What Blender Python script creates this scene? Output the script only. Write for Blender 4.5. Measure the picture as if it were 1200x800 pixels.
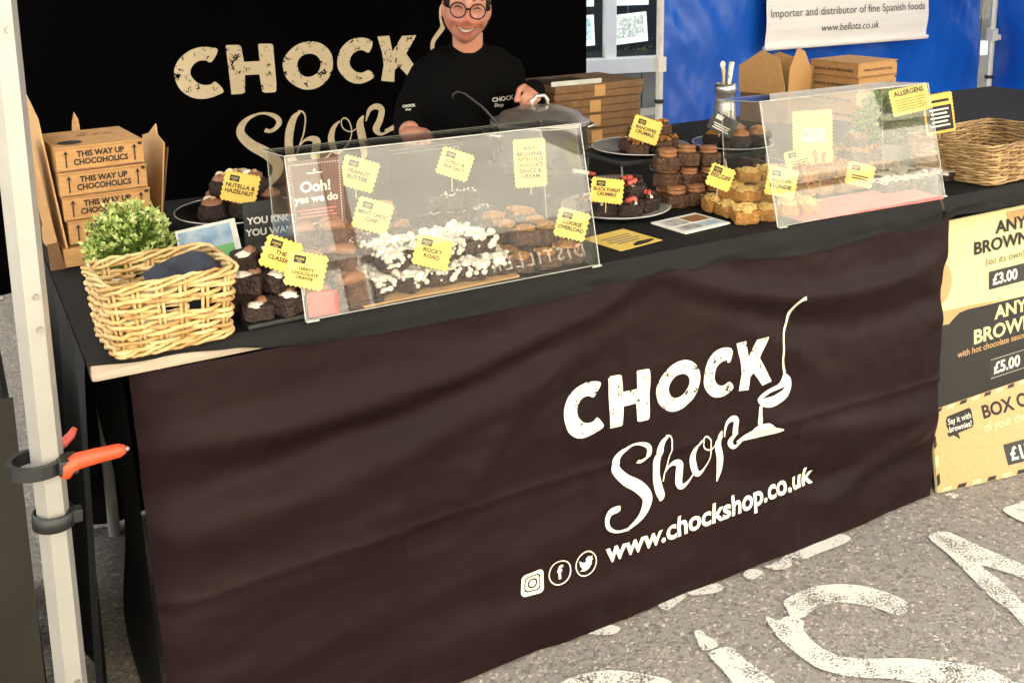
import bpy, bmesh, math, random
from mathutils import Vector, Matrix, noise
from mathutils.bvhtree import BVHTree
R = math.radians
scn = bpy.context.scene
for o in list(bpy.data.objects):
    bpy.data.objects.remove(o)
COL = scn.collection

# ------------------------------------------------------------------ camera
cam_d = bpy.data.cameras.new('camera'); cam = bpy.data.objects.new('camera', cam_d); COL.objects.link(cam)
cam_d.sensor_width = 36.0; cam_d.lens = 36.0; cam_d.shift_y = -0.19     # a crop of an upright phone picture
cam_d.clip_start = 0.02; cam_d.clip_end = 500
rx = Vector((0.87126698, -0.49064109, -0.01285184)); ry = Vector((0.10431224, 0.15952102, 0.98166797)); rz = Vector((-0.4795965, -0.85663549, 0.19016527))
cam.matrix_world = Matrix(((rx.x, ry.x, rz.x, -0.14577), (rx.y, ry.y, rz.y, -1.52778), (rx.z, ry.z, rz.z, 1.34104), (0, 0, 0, 1)))
scn.camera = cam
# ------------------------------------------------------------------ light
SUN_EL, SUN_AZ = 48.0, 12.0            # sun stands behind the shops, a little to the right
w = bpy.data.worlds.new('World'); scn.world = w; w.use_nodes = True
nt = w.node_tree; nt.nodes.clear()
out = nt.nodes.new('ShaderNodeOutputWorld'); bg = nt.nodes.new('ShaderNodeBackground'); sky = nt.nodes.new('ShaderNodeTexSky')
sky.sky_type = 'NISHITA'; sky.sun_disc = False; sky.sun_elevation = R(SUN_EL); sky.sun_rotation = R(SUN_AZ)
sky.air_density = 1.0; sky.dust_density = 4.0; sky.ozone_density = 0.6
hs = nt.nodes.new('ShaderNodeHueSaturation'); hs.inputs['Saturation'].default_value = 0.35
nt.links.new(sky.outputs[0], hs.inputs['Color'])
tint = nt.nodes.new('ShaderNodeMix'); tint.data_type = 'RGBA'; tint.blend_type = 'MULTIPLY'; tint.inputs[0].default_value = 1.0
tint.inputs[7].default_value = (1.0, 0.965, 0.89, 1)
nt.links.new(hs.outputs[0], tint.inputs[6]); nt.links.new(tint.outputs[2], bg.inputs[0]); bg.inputs[1].default_value = 0.15
nt.links.new(bg.outputs[0], out.inputs[0])
sd = bpy.data.lights.new('sun', 'SUN'); so = bpy.data.objects.new('sun', sd); COL.objects.link(so)
sd.energy = 5.0; sd.angle = R(0.6); sd.color = (1.0, 0.95, 0.87)
sdir = Vector((math.sin(R(SUN_AZ)) * math.cos(R(SUN_EL)), math.cos(R(SUN_AZ)) * math.cos(R(SUN_EL)), math.sin(R(SUN_EL))))
so.rotation_euler = sdir.to_track_quat('Z', 'Y').to_euler(); so.location = (3, 20, 20)
vs = scn.view_settings; vs.view_transform = 'Standard'; vs.look = 'None'; vs.gamma = 1.0; vs.use_curve_mapping = False
vs.exposure = 2.6
scn.render.engine = 'CYCLES'; cy = scn.cycles
cy.use_denoising = True; cy.max_bounces = 10; cy.transparent_max_bounces = 24; cy.diffuse_bounces = 5; cy.glossy_bounces = 5
cy.sample_clamp_indirect = 6.0; cy.caustics_reflective = False; cy.caustics_refractive = False

# ------------------------------------------------------------------ materials
MATS = {}
def srgb(r, g, b):
    f = lambda c: (c / 255 / 12.92) if c / 255 <= 0.04045 else ((c / 255 + 0.055) / 1.055) ** 2.4
    return (f(r), f(g), f(b))
def mat(name, col, rough=0.6, metal=0.0, col2=None, nscale=30.0, bump=0.0, bscale=120.0, spec=0.5, detail=4.0, contrast=(0.35, 0.65), sheen=0.0, trans=0.0, stretch=None, sss=0.0, coat=0.0, rough2=None):
    m = bpy.data.materials.new(name); m.use_nodes = True; n = m.node_tree; b = n.nodes['Principled BSDF']
    b.inputs['Roughness'].default_value = rough; b.inputs['Metallic'].default_value = metal
    b.inputs['Specular IOR Level'].default_value = spec
    b.inputs['Base Color'].default_value = (*col, 1)
    if sheen: b.inputs['Sheen Weight'].default_value = sheen
    if coat: b.inputs['Coat Weight'].default_value = coat
    if trans: b.inputs['Transmission Weight'].default_value = trans
    if sss:
        b.inputs['Subsurface Weight'].default_value = sss; b.inputs['Subsurface Radius'].default_value = (0.02, 0.008, 0.004)
    tc = n.nodes.new('ShaderNodeTexCoord'); vec = tc.outputs['Object']
    if stretch:
        mp = n.nodes.new('ShaderNodeMapping'); mp.inputs['Scale'].default_value = stretch; n.links.new(vec, mp.inputs[0]); vec = mp.outputs[0]
    if col2 is not None:
        t = n.nodes.new('ShaderNodeTexNoise'); t.inputs['Scale'].default_value = nscale; t.inputs['Detail'].default_value = detail
        n.links.new(vec, t.inputs['Vector'])
        r = n.nodes.new('ShaderNodeValToRGB'); r.color_ramp.elements[0].position = contrast[0]; r.color_ramp.elements[1].position = contrast[1]
        r.color_ramp.elements[0].color = (*col, 1); r.color_ramp.elements[1].color = (*col2, 1)
        n.links.new(t.outputs['Fac'], r.inputs[0]); n.links.new(r.outputs[0], b.inputs['Base Color'])
        if rough2 is not None:
            mr = n.nodes.new('ShaderNodeMapRange'); mr.inputs['To Min'].default_value = rough; mr.inputs['To Max'].default_value = rough2
            n.links.new(t.outputs['Fac'], mr.inputs[0]); n.links.new(mr.outputs[0], b.inputs['Roughness'])
    if bump:
        t2 = n.nodes.new('ShaderNodeTexNoise'); t2.inputs['Scale'].default_value = bscale; t2.inputs['Detail'].default_value = 3
        n.links.new(vec, t2.inputs['Vector'])
        bp = n.nodes.new('ShaderNodeBump'); bp.inputs['Strength'].default_value = bump; bp.inputs['Distance'].default_value = 0.01
        n.links.new(t2.outputs['Fac'], bp.inputs['Height']); n.links.new(bp.outputs[0], b.inputs['Normal'])
    MATS[name] = m
    return m

def worn(name, col, scale, thr, col2=None, small=None, soft=0.04, rough=0.7):
    """printed or painted colour worn away in specks, letting what lies under it show"""
    m = mat(name, col, rough, col2=col2, nscale=25)
    n = m.node_tree; b = n.nodes['Principled BSDF']; o = n.nodes['Material Output']
    tc = n.nodes.new('ShaderNodeTexCoord')
    t = n.nodes.new('ShaderNodeTexNoise'); t.inputs['Scale'].default_value = scale; t.inputs['Detail'].default_value = 6; t.inputs['Roughness'].default_value = 0.65
    n.links.new(tc.outputs['Object'], t.inputs['Vector'])
    src = t.outputs['Fac']
    if small:
        t2 = n.nodes.new('ShaderNodeTexNoise'); t2.inputs['Scale'].default_value = small; t2.inputs['Detail'].default_value = 2
        n.links.new(tc.outputs['Object'], t2.inputs['Vector'])
        mx = n.nodes.new('ShaderNodeMix'); mx.inputs[0].default_value = 0.5
        n.links.new(src, mx.inputs[2]); n.links.new(t2.outputs['Fac'], mx.inputs[3]); src = mx.outputs[0]
    r = n.nodes.new('ShaderNodeMapRange'); r.inputs[1].default_value = thr; r.inputs[2].default_value = thr + soft
    n.links.new(src, r.inputs[0])
    tr = n.nodes.new('ShaderNodeBsdfTransparent'); ms = n.nodes.new('ShaderNodeMixShader')
    n.links.new(r.outputs[0], ms.inputs[0]); n.links.new(tr.outputs[0], ms.inputs[1]); n.links.new(b.outputs[0], ms.inputs[2]); n.links.new(ms.outputs[0], o.inputs[0])
    return m

def asphalt():
    m = bpy.data.materials.new('asphalt'); m.use_nodes = True; n = m.node_tree; b = n.nodes['Principled BSDF']; L = n.links.new
    tc = n.nodes.new('ShaderNodeTexCoord')
    wob = n.nodes.new('ShaderNodeTexNoise'); wob.inputs['Scale'].default_value = 60
    L(tc.outputs['Object'], wob.inputs['Vector'])
    add = n.nodes.new('ShaderNodeMix'); add.data_type = 'VECTOR'; add.inputs[0].default_value = 0.006
    L(tc.outputs['Object'], add.inputs[4]); L(wob.outputs['Color'], add.inputs[5])
    v = n.nodes.new('ShaderNodeTexVoronoi'); v.inputs['Scale'].default_value = 128; L(add.outputs[1], v.inputs['Vector'])
    ve = n.nodes.new('ShaderNodeTexVoronoi'); ve.feature = 'DISTANCE_TO_EDGE'; ve.inputs['Scale'].default_value = 128; L(add.outputs[1], ve.inputs['Vector'])
    sep = n.nodes.new('ShaderNodeSeparateColor'); L(v.outputs['Color'], sep.inputs[0])
    cr = n.nodes.new('ShaderNodeValToRGB'); e = cr.color_ramp.elements
    e[0].position = 0; e[0].color = (.17, .15, .125, 1); e[1].position = 1; e[1].color = (.56, .49, .41, 1)
    for p, c in ((.25, (.235, .21, .18, 1)), (.5, (.31, .265, .22, 1)), (.7, (.37, .305, .25, 1)), (.88, (.46, .395, .33, 1))):
        x = e.new(p); x.color = c
    L(sep.outputs[0], cr.inputs[0])
    big = n.nodes.new('ShaderNodeTexNoise'); big.inputs['Scale'].default_value = 3.5; big.inputs['Detail'].default_value = 5; L(tc.outputs['Object'], big.inputs['Vector'])
    mr = n.nodes.new('ShaderNodeMapRange'); mr.inputs[1].default_value = .3; mr.inputs[2].default_value = .7; mr.inputs[3].default_value = .0; mr.inputs[4].default_value = .12
    L(big.outputs['Fac'], mr.inputs[0])
    ed = n.nodes.new('ShaderNodeMapRange'); ed.inputs[1].default_value = .02; L(ve.outputs['Distance'], ed.inputs[0])
    sm = n.nodes.new('ShaderNodeMath'); sm.operation = 'ADD'; sm.inputs[1].default_value = .06; L(mr.outputs[0], sm.inputs[0]); L(sm.outputs[0], ed.inputs[2])
    # some stones sunk under the bitumen
    sk = n.nodes.new('ShaderNodeMath'); sk.operation = 'GREATER_THAN'; sk.inputs[1].default_value = .33; L(sep.outputs[1], sk.inputs[0])
    mu = n.nodes.new('ShaderNodeMath'); mu.operation = 'MULTIPLY'; L(ed.outputs[0], mu.inputs[0]); L(sk.outputs[0], mu.inputs[1])
    mx = n.nodes.new('ShaderNodeMix'); mx.data_type = 'RGBA'; mx.inputs[6].default_value = (.27, .25, .22, 1)
    L(mu.outputs[0], mx.inputs[0]); L(cr.outputs[0], mx.inputs[7]); L(mx.outputs[2], b.inputs['Base Color'])
    b.inputs['Roughness'].default_value = .8
    bp = n.nodes.new('ShaderNodeBump'); bp.inputs['Strength'].default_value = .7; bp.inputs['Distance'].default_value = .004
    L(mu.outputs[0], bp.inputs['Height']); L(bp.outputs[0], b.inputs['Normal'])
    MATS['asphalt'] = m

def clear_sheet(name, tintc, rough, haze, gain=1.0):
    """clear plastic or glass: Fresnel mirror over a see-through body, with a faint scuffed haze"""
    m = bpy.data.materials.new(name); m.use_nodes = True; n = m.node_tree; n.nodes.clear(); L = n.links.new
    o = n.nodes.new('ShaderNodeOutputMaterial'); fr = n.nodes.new('ShaderNodeFresnel'); fr.inputs[0].default_value = 1.49
    ge = n.nodes.new('ShaderNodeNewGeometry'); io = n.nodes.new('ShaderNodeMapRange'); io.inputs[3].default_value = 1.49; io.inputs[4].default_value = 1 / 1.49
    L(ge.outputs['Backfacing'], io.inputs[0]); L(io.outputs[0], fr.inputs[0])
    g = n.nodes.new('ShaderNodeBsdfGlossy'); g.inputs['Roughness'].default_value = rough
    t = n.nodes.new('ShaderNodeBsdfTransparent'); t.inputs[0].default_value = (*tintc, 1)
    d = n.nodes.new('ShaderNodeBsdfDiffuse'); d.inputs[0].default_value = (.8, .78, .7, 1)
    m1 = n.nodes.new('ShaderNodeMixShader'); m1.inputs[0].default_value = haze; L(t.outputs[0], m1.inputs[1]); L(d.outputs[0], m1.inputs[2])
    k = n.nodes.new('ShaderNodeMath'); k.operation = 'MULTIPLY'; k.inputs[1].default_value = gain; k.use_clamp = True; L(fr.outputs[0], k.inputs[0])
    m2 = n.nodes.new('ShaderNodeMixShader'); L(k.outputs[0], m2.inputs[0]); L(m1.outputs[0], m2.inputs[1]); L(g.outputs[0], m2.inputs[2])
    L(m2.outputs[0], o.inputs[0]); MATS[name] = m

def glow_print(name, a, b, scale, e):
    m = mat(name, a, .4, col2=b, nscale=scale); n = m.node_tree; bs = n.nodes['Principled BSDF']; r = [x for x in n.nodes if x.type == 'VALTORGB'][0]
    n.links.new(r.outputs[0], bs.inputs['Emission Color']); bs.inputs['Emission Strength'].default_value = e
glow_print('glow_white', (.75, .76, .72), (.70, .71, .67), 8, .3)          # window sheets with an added glow to brighten the dim shop window
glow_print('glow_teal', (.12, .30, .36), (.62, .66, .60), 30, .3); glow_print('glow_grey', (.25, .27, .26), (.64, .63, .58), 42, .3); glow_print('glow_blue', (.10, .22, .38), (.45, .55, .58), 25, .3)
asphalt()
worn('road_paint', (.68, .66, .58), 14, .435, small=230, soft=.035)
mat('brown_cloth', (.0112, .0048, .0052), .55, col2=(.0160, .0070, .0074), nscale=3, bump=.12, bscale=900, spec=.10)
mat('black_cloth', (.0058, .0057, .0056), .75, col2=(.0088, .0086, .0084), nscale=5, bump=.2, bscale=700, spec=.2)
mat('backdrop_cloth', (.0010, .0009, .0010), .9, col2=(.0016, .0013, .0013), nscale=2, bump=.1, bscale=400, spec=.02)
mat('tent_black', (.006, .006, .006), .9, col2=(.009, .009, .009), nscale=4, spec=.1)
mat('taupe_cloth', (.028, .025, .021), .9, col2=(.036, .032, .027), nscale=4, bump=.15, bscale=600, spec=.1)
worn('print_cream', (.80, .75, .58), 260, .40, small=60, soft=.03)
worn('backdrop_print', (.62, .50, .32), 130, .415, small=30, soft=.02)
mat('print_plain', (.80, .76, .60), .7)
mat('print_tan', (.62, .50, .33), .7, col2=(.52, .41, .26), nscale=30)
mat('aluminium', (.36, .35, .32), .38, metal=.4, col2=(.40, .39, .355), nscale=9, bump=.02, bscale=90)
mat('white_enamel', (.62, .60, .55), .4, col2=(.70, .68, .62), nscale=20)
mat('table_plastic', (.46, .39, .31), .5, col2=(.38, .31, .235), nscale=18, stretch=(1, 6, 12))
mat('steel', (.66, .64, .60), .22, metal=.85, col2=(.56, .54, .51), nscale=14, rough2=.38)
mat('dull_steel', (.42, .39, .36), .28, metal=.8, col2=(.30, .27, .245), nscale=9, rough2=.45)
mat('black_plastic', (.012, .012, .012), .45, bump=.05, bscale=300)
mat('orange_grip', srgb(226, 82, 42), .45, col2=srgb(205, 68, 34), nscale=40, bump=.05, bscale=200)
mat('red_plastic', (.42, .06, .04), .5)
mat('kraft', (.45, .25, .095), .85, col2=(.39, .205, .075), nscale=60, bump=.12, bscale=350, stretch=(1, 1, 4))
mat('kraft_dark', (.17, .09, .038), .85, col2=(.13, .066, .027), nscale=40, bump=.12, bscale=350)
mat('kraft_edge', (.55, .36, .17), .9, col2=(.33, .19, .08), nscale=260, stretch=(1, 1, .2))
mat('kraft_inside', (.50, .30, .13), .85, col2=(.43, .25, .10), nscale=60, stretch=(1, 1, 40))
mat('ink', (.010, .008, .007), .7)
mat('soft_ink', (.06, .055, .045), .7)
mat('wicker', (.54, .35, .13), .6, col2=(.30, .155, .045), nscale=40, bump=.2, bscale=300, detail=3)
mat('wicker_pale', (.66, .49, .23), .6, col2=(.47, .29, .10), nscale=40, bump=.2, bscale=300, detail=3)
mat('wicker_brown', (.33, .205, .085), .6, col2=(.19, .105, .04), nscale=30, bump=.1, bscale=300, detail=2)
mat('wicker_tan', (.45, .30, .13), .6, col2=(.28, .165, .06), nscale=30, bump=.1, bscale=300, detail=2)
mat('navy_napkin', (.016, .020, .034), .9, col2=(.022, .026, .04), nscale=20, bump=.1, bscale=300)
mat('pale_wood', (.62, .47, .28), .6, col2=(.52, .37, .2), nscale=20, stretch=(8, 8, 1))
mat('leaf_green', (.12, .22, .025), .5, col2=(.24, .36, .055), nscale=90, trans=0)
mat('leaf_pale', (.34, .44, .10), .5, col2=(.56, .60, .26), nscale=90)
mat('leaf_deep', (.045, .09, .018), .5, col2=(.09, .15, .03), nscale=70)
mat('pot_white', (.6, .58, .52), .4)
mat('brownie', (.022, .0080, .0040), .62, col2=(.062, .025, .012), nscale=140, bump=.9, bscale=220)
mat('brownie_dark', (.011, .0045, .0030), .5, col2=(.036, .014, .008), nscale=140, bump=.9, bscale=220)
mat('brownie_mid', (.045, .017, .007), .6, col2=(.115, .050, .021), nscale=120, bump=.9, bscale=220)
mat('caramel', (.42, .19, .04), .4, col2=(.30, .11, .022), nscale=60, bump=.3, bscale=150)
mat('golden', (.46, .23, .05), .5, col2=(.33, .135, .025), nscale=110, bump=.9, bscale=260)
mat('golden_light', (.72, .50, .17), .5, col2=(.60, .37, .10), nscale=120, bump=.8, bscale=260)
mat('biscuit', (.30, .135, .052), .6, col2=(.21, .082, .028), nscale=60, bump=.3, bscale=200)
mat('milk_choc', (.20, .085, .042), .38, col2=(.26, .12, .065), nscale=30, bump=.1, bscale=120)
mat('cream', (.74, .68, .56), .5, col2=(.66, .58, .45), nscale=60, bump=.2, bscale=150)
mat('marshmallow', (.78, .74, .67), .6, col2=(.66, .58, .48), nscale=60, bump=.2, bscale=100, sss=.0)
mat('strawberry', (.42, .035, .03), .3, col2=(.58, .12, .08), nscale=50, bump=.3, bscale=300)
mat('orange_sugar', (.60, .24, .06), .4, col2=(.48, .15, .03), nscale=60, bump=.4, bscale=200)
mat('nut', (.45, .29, .14), .6, col2=(.34, .19, .08), nscale=60)
mat('slate', (.008, .008, .008), .6, col2=(.013, .0125, .012), nscale=20, bump=.1, bscale=120)
mat('plate_black', (.006, .006, .006), .3, col2=(.018, .018, .018), nscale=20)
mat('plate_grey', (.30, .29, .26), .4, col2=(.24, .23, .21), nscale=20)
mat('plate_rim', (.48, .47, .44), .35)
mat('tag_yellow', srgb(212, 182, 88), .7, col2=srgb(205, 172, 76), nscale=30)
mat('tag_pale', srgb(216, 199, 106), .7, col2=srgb(209, 190, 94), nscale=30)
mat('paper_white', (.72, .70, .63), .7, col2=(.67, .65, .58), nscale=20)
mat('paper_pink', (.56, .17, .16), .75, col2=(.50, .14, .13), nscale=15)
mat('paper_red', (.42, .03, .03), .6)
mat('photo_blue', (.10, .22, .38), .4, col2=(.40, .50, .55), nscale=25)
mat('photo_green', (.06, .28, .07), .4, col2=(.10, .36, .10), nscale=25)
mat('photo_grey', (.20, .21, .21), .4, col2=(.48, .46, .42), nscale=40)
mat('photo_teal', (.22, .38, .42), .4, col2=(.66, .68, .62), nscale=22)
mat('card_brown', (.075, .028, .022), .6, col2=(.085, .034, .026), nscale=30)
mat('card_black', (.012, .012, .012), .6, col2=(.016, .016, .016), nscale=20)
mat('card_grey', (.022, .023, .021), .7, col2=(.028, .029, .026), nscale=10)
mat('board_yellow', srgb(206, 200, 150), .6, col2=srgb(202, 195, 143), nscale=5)
mat('board_black', (.008, .0075, .007), .6, col2=(.010, .0095, .009), nscale=5)
mat('board_kraft', srgb(190, 157, 110), .7, col2=srgb(183, 150, 102), nscale=120)
mat('board_tan', srgb(184, 148, 100), .7)
mat('board_grey', (.020, .019, .018), .6)
mat('text_grey', (.20, .18, .13), .7)
mat('tarp_blue', srgb(8, 74, 172), .36, col2=srgb(14, 88, 190), nscale=1.5, bump=.35, bscale=14, spec=.5)
mat('banner_white', (.82, .79, .74), .7, col2=(.76, .73, .68), nscale=4, stretch=(.3, 1, 10))
mat('white_paint', (.86, .86, .83), .45, col2=(.82, .82, .79), nscale=12)
mat('grey_render', (.16, .16, .15), .85, col2=(.21, .21, .195), nscale=6, bump=.3, bscale=60)
mat('pale_stone', (.44, .41, .33), .85, col2=(.36, .33, .26), nscale=8, bump=.3, bscale=60)
mat('cream_render', (.76, .73, .64), .85, col2=(.69, .66, .56), nscale=2.5, bump=.2, bscale=30)
mat('old_brick', (.30, .17, .11), .85, col2=(.23, .12, .075), nscale=6, bump=.4, bscale=40)
mat('dark_interior', (.03, .03, .028), .9, col2=(.05, .05, .045), nscale=3)
mat('dark_timber', (.05, .045, .04), .6, col2=(.08, .07, .06), nscale=8, stretch=(1, 1, 8))
mat('roof_tile', (.12, .07, .05), .8, col2=(.08, .05, .04), nscale=12)
mat('skin', (.46, .165, .100), .42, col2=(.55, .25, .165), nscale=22, bump=.05, bscale=250, sss=.12)
mat('lip', (.30, .060, .050), .35)
mat('mouth_inside', (.06, .012, .012), .5)
mat('teeth', (.56, .48, .38), .3)
mat('lash', (.045, .02, .014), .6)
mat('hair', (.008, .0045, .0035), .6, spec=.15, col2=(.014, .008, .005), nscale=60, bump=.4, bscale=150, stretch=(1, 1, .15))
mat('glasses_frame', (.010, .005, .006), .45, spec=.12)
m = mat('roof_white', (.8, .8, .78), .8, col2=(.75, .75, .72), nscale=3); n_ = m.node_tree
tl = n_.nodes.new('ShaderNodeBsdfTranslucent'); tl.inputs[0].default_value = (.7, .72, .75, 1); mx_ = n_.nodes.new('ShaderNodeMixShader'); mx_.inputs[0].default_value = .6
n_.links.new(n_.nodes['Principled BSDF'].outputs[0], mx_.inputs[1]); n_.links.new(tl.outputs[0], mx_.inputs[2]); n_.links.new(mx_.outputs[0], n_.nodes['Material Output'].inputs[0])
m = mat('face_skin', (.46, .165, .100), .42, bump=.06, bscale=250, sss=.10); n_ = m.node_tree
at_ = n_.nodes.new('ShaderNodeAttribute'); at_.attribute_name = 'pigment'; n_.links.new(at_.outputs['Color'], n_.nodes['Principled BSDF'].inputs['Base Color'])
clear_sheet('acrylic', (.97, .97, .955), .012, .012, .98)
clear_sheet('window_glass', (.90, .93, .92), .01, .01, 1.0)
clear_sheet('spectacle_glass', (.95, .95, .95), .01, .0, .8)
mat('acrylic_edge', (.50, .50, .46), .25, col2=(.40, .40, .36), nscale=12, spec=.6)
def ma(x): return MATS[x]
# ------------------------------------------------------------------ helpers
class MB:
    def __init__(s): s.v = []; s.f = []
    def add(s, vs, fs):
        k = len(s.v); s.v += [tuple(p) for p in vs]; s.f += [tuple(i + k for i in f) for f in fs]; return s
    def box(s, x0, x1, y0, y1, z0, z1, T=None, bev=0.0):
        if bev:
            bm = bmesh.new(); bmesh.ops.create_cube(bm, size=1)
            for v in bm.verts: v.co = Vector(((x0 + x1) / 2 + v.co.x * (x1 - x0), (y0 + y1) / 2 + v.co.y * (y1 - y0), (z0 + z1) / 2 + v.co.z * (z1 - z0)))
            bmesh.ops.bevel(bm, geom=bm.edges[:], offset=bev, segments=2, affect='EDGES', profile=.6)
            bm.verts.index_update()
            vs = [v.co.copy() for v in bm.verts]; fs = [[v.index for v in f.verts] for f in bm.faces]; bm.free()
        else:
            vs = [Vector((x, y, z)) for z in (z0, z1) for y in (y0, y1) for x in (x0, x1)]
            fs = [(0, 2, 3, 1), (4, 5, 7, 6), (0, 1, 5, 4), (2, 6, 7, 3), (0, 4, 6, 2), (1, 3, 7, 5)]
        if T is not None: vs = [T @ v for v in vs]
        return s.add(vs, fs)
    def tube(s, pts, r, n=8, closed=False, cap=True):
        pts = [Vector(p) for p in pts]; N = len(pts); rr = r if hasattr(r, '__len__') else [r] * N
        up = None; rings = []
        for i in range(N):
            a = pts[(i - 1) % N] if (closed or i > 0) else pts[i]; b = pts[(i + 1) % N] if (closed or i < N - 1) else pts[i]
            t = (b - a); t = t.normalized() if t.length > 1e-9 else Vector((0, 0, 1))
            if up is None: up = Vector((0, 0, 1)) if abs(t.z) < .9 else Vector((1, 0, 0))
            u = up - t * up.dot(t)
            if u.length < 1e-5: u = Vector((1, 0, 0)) - t * t.x
            u.normalize(); up = u; q = t.cross(u)
            rings.append([pts[i] + (u * math.cos(2 * math.pi * k / n) + q * math.sin(2 * math.pi * k / n)) * rr[i] for k in range(n)])
        vs = [p for g in rings for p in g]; fs = []
        for i in range(N if closed else N - 1):
            j = (i + 1) % N
            for k in range(n): fs.append((i * n + k, i * n + (k + 1) % n, j * n + (k + 1) % n, j * n + k))
        if cap and not closed: fs += [tuple(range(n))[::-1], tuple((N - 1) * n + k for k in range(n))]
        return s.add(vs, fs)
    def lathe(s, prof, n=32, c=(0, 0, 0), sx=1, sy=1):
        m = len(prof); vs = []
        for k in range(n):
            a = 2 * math.pi * k / n
            for r, z in prof: vs.append((c[0] + sx * r * math.cos(a), c[1] + sy * r * math.sin(a), c[2] + z))
        fs = [(k * m + i, ((k + 1) % n) * m + i, ((k + 1) % n) * m + i + 1, k * m + i + 1) for k in range(n) for i in range(m - 1)]
        return s.add(vs, fs)
    def ball(s, c, r, seg=10, ring=7, T=None):
        r = r if hasattr(r, '__len__') else (r, r, r); vs = []; fs = []
        for i in range(ring + 1):
            th = math.pi * i / ring
            for k in range(seg):
                a = 2 * math.pi * k / seg; v = Vector((r[0] * math.sin(th) * math.cos(a), r[1] * math.sin(th) * math.sin(a), r[2] * math.cos(th)))
                if T is not None: v = T @ v
                vs.append(v + Vector(c))
        for i in range(ring):
            for k in range(seg): fs.append((i * seg + k, (i + 1) * seg + k, (i + 1) * seg + (k + 1) % seg, i * seg + (k + 1) % seg))
        return s.add(vs, fs)
    def prism(s, poly, y0, y1, T=None):
        """outline in x,z given thickness along y"""
        n = len(poly); vs = [Vector((p[0], y0, p[1])) for p in poly] + [Vector((p[0], y1, p[1])) for p in poly]
        if T is not None: vs = [T @ v for v in vs]
        fs = [tuple(range(n)), tuple(range(n, 2 * n))[::-1]] + [(i, i + n, (i + 1) % n + n, (i + 1) % n) for i in range(n)]
        return s.add(vs, fs)
    def grid(s, nu, nv, fn):
        vs = [fn(i / nu, j / nv) for i in range(nu + 1) for j in range(nv + 1)]
        return s.add(vs, [(i * (nv + 1) + j, (i + 1) * (nv + 1) + j, (i + 1) * (nv + 1) + j + 1, i * (nv + 1) + j + 1) for i in range(nu) for j in range(nv)])
    def mesh(s, name, smooth=False, fix=True):
        me = bpy.data.meshes.new(name); me.from_pydata([tuple(v) for v in s.v], [], s.f)
        if fix:
            bm = bmesh.new(); bm.from_mesh(me); bmesh.ops.recalc_face_normals(bm, faces=bm.faces[:]); bm.to_mesh(me); bm.free()
        if smooth: me.polygons.foreach_set('use_smooth', [True] * len(me.polygons))
        me.update(); return me
    def build(s, name, m, parent=None, smooth=False, loc=None, rot=None, fix=True):
        return link(name, s.mesh(name, smooth, fix), m, parent, loc, rot)

def link(name, me, m, parent=None, loc=None, rot=None):
    if m is not None:
        mm = ma(m) if isinstance(m, str) else m
        if len(me.materials) == 0: me.materials.append(mm)
    o = bpy.data.objects.new(name, me); COL.objects.link(o)
    if parent is not None: o.parent = parent
    if loc is not None: o.location = loc
    if rot is not None: o.rotation_euler = rot
    return o
def tag(o, label, cat, group=None):
    o['label'] = label; o['category'] = cat
    if group: o['group'] = group
    return o
def thing(name, label, cat, loc=(0, 0, 0), rot=(0, 0, 0), group=None):
    o = bpy.data.objects.new(name, None); COL.objects.link(o); o.location = loc; o.rotation_euler = rot; o.empty_display_size = .05
    return tag(o, label, cat, group)
def struct(o): o['kind'] = 'structure'; return o
def stuff(o): o['kind'] = 'stuff'; return o

def text_mesh(body, h=None, width=None, bold=0.0, shear=0.0, align='CENTER', res=3, spacing=1.0):
    """flat lettering in x,y; cap height h, or fitted to width; returns verts, faces centred by align on x, baseline at 0"""
    cu = bpy.data.curves.new('t', 'FONT'); cu.body = body; cu.size = 1; cu.resolution_u = res; cu.offset = bold; cu.shear = shear; cu.space_character = spacing
    ob = bpy.data.objects.new('t', cu)
    me = bpy.data.meshes.new_from_object(ob)
    vs = [v.co.copy() for v in me.vertices]; fs = [tuple(p.vertices) for p in me.polygons]
    bpy.data.objects.remove(ob); bpy.data.curves.remove(cu); bpy.data.meshes.remove(me)
    if not vs: return [], []
    x0 = min(v.x for v in vs); x1 = max(v.x for v in vs)
    sc = (h / .72) if h else width / (x1 - x0)
    sx = sc
    if h and width and (x1 - x0) * sc > width: sx = width / (x1 - x0)
    ox = {'CENTER': (x0 + x1) / 2, 'LEFT': x0, 'RIGHT': x1}[align]
    return [((v.x - ox) * sx, v.y * sc) for v in vs], fs
def lettering(body, parent, m, x, z, y, h=None, width=None, bold=0.0, align='CENTER', roll=0.0, shear=0.0, fn=None, res=3, name='lettering', T=None, spacing=1.0):
    vs, fs = text_mesh(body, h, width, bold, shear, align, res, spacing)
    if not vs: return None
    c, s_ = math.cos(roll), math.sin(roll)
    pts = [(x + a * c - b * s_, z + a * s_ + b * c) for a, b in vs]
    mb = MB(); P = [fn(*p) if fn else Vector((p[0], y, p[1])) for p in pts]
    if T is not None: P = [T @ Vector(p) for p in P]
    mb.add(P, fs); return mb.build(name, m, parent, fix=False)

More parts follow.
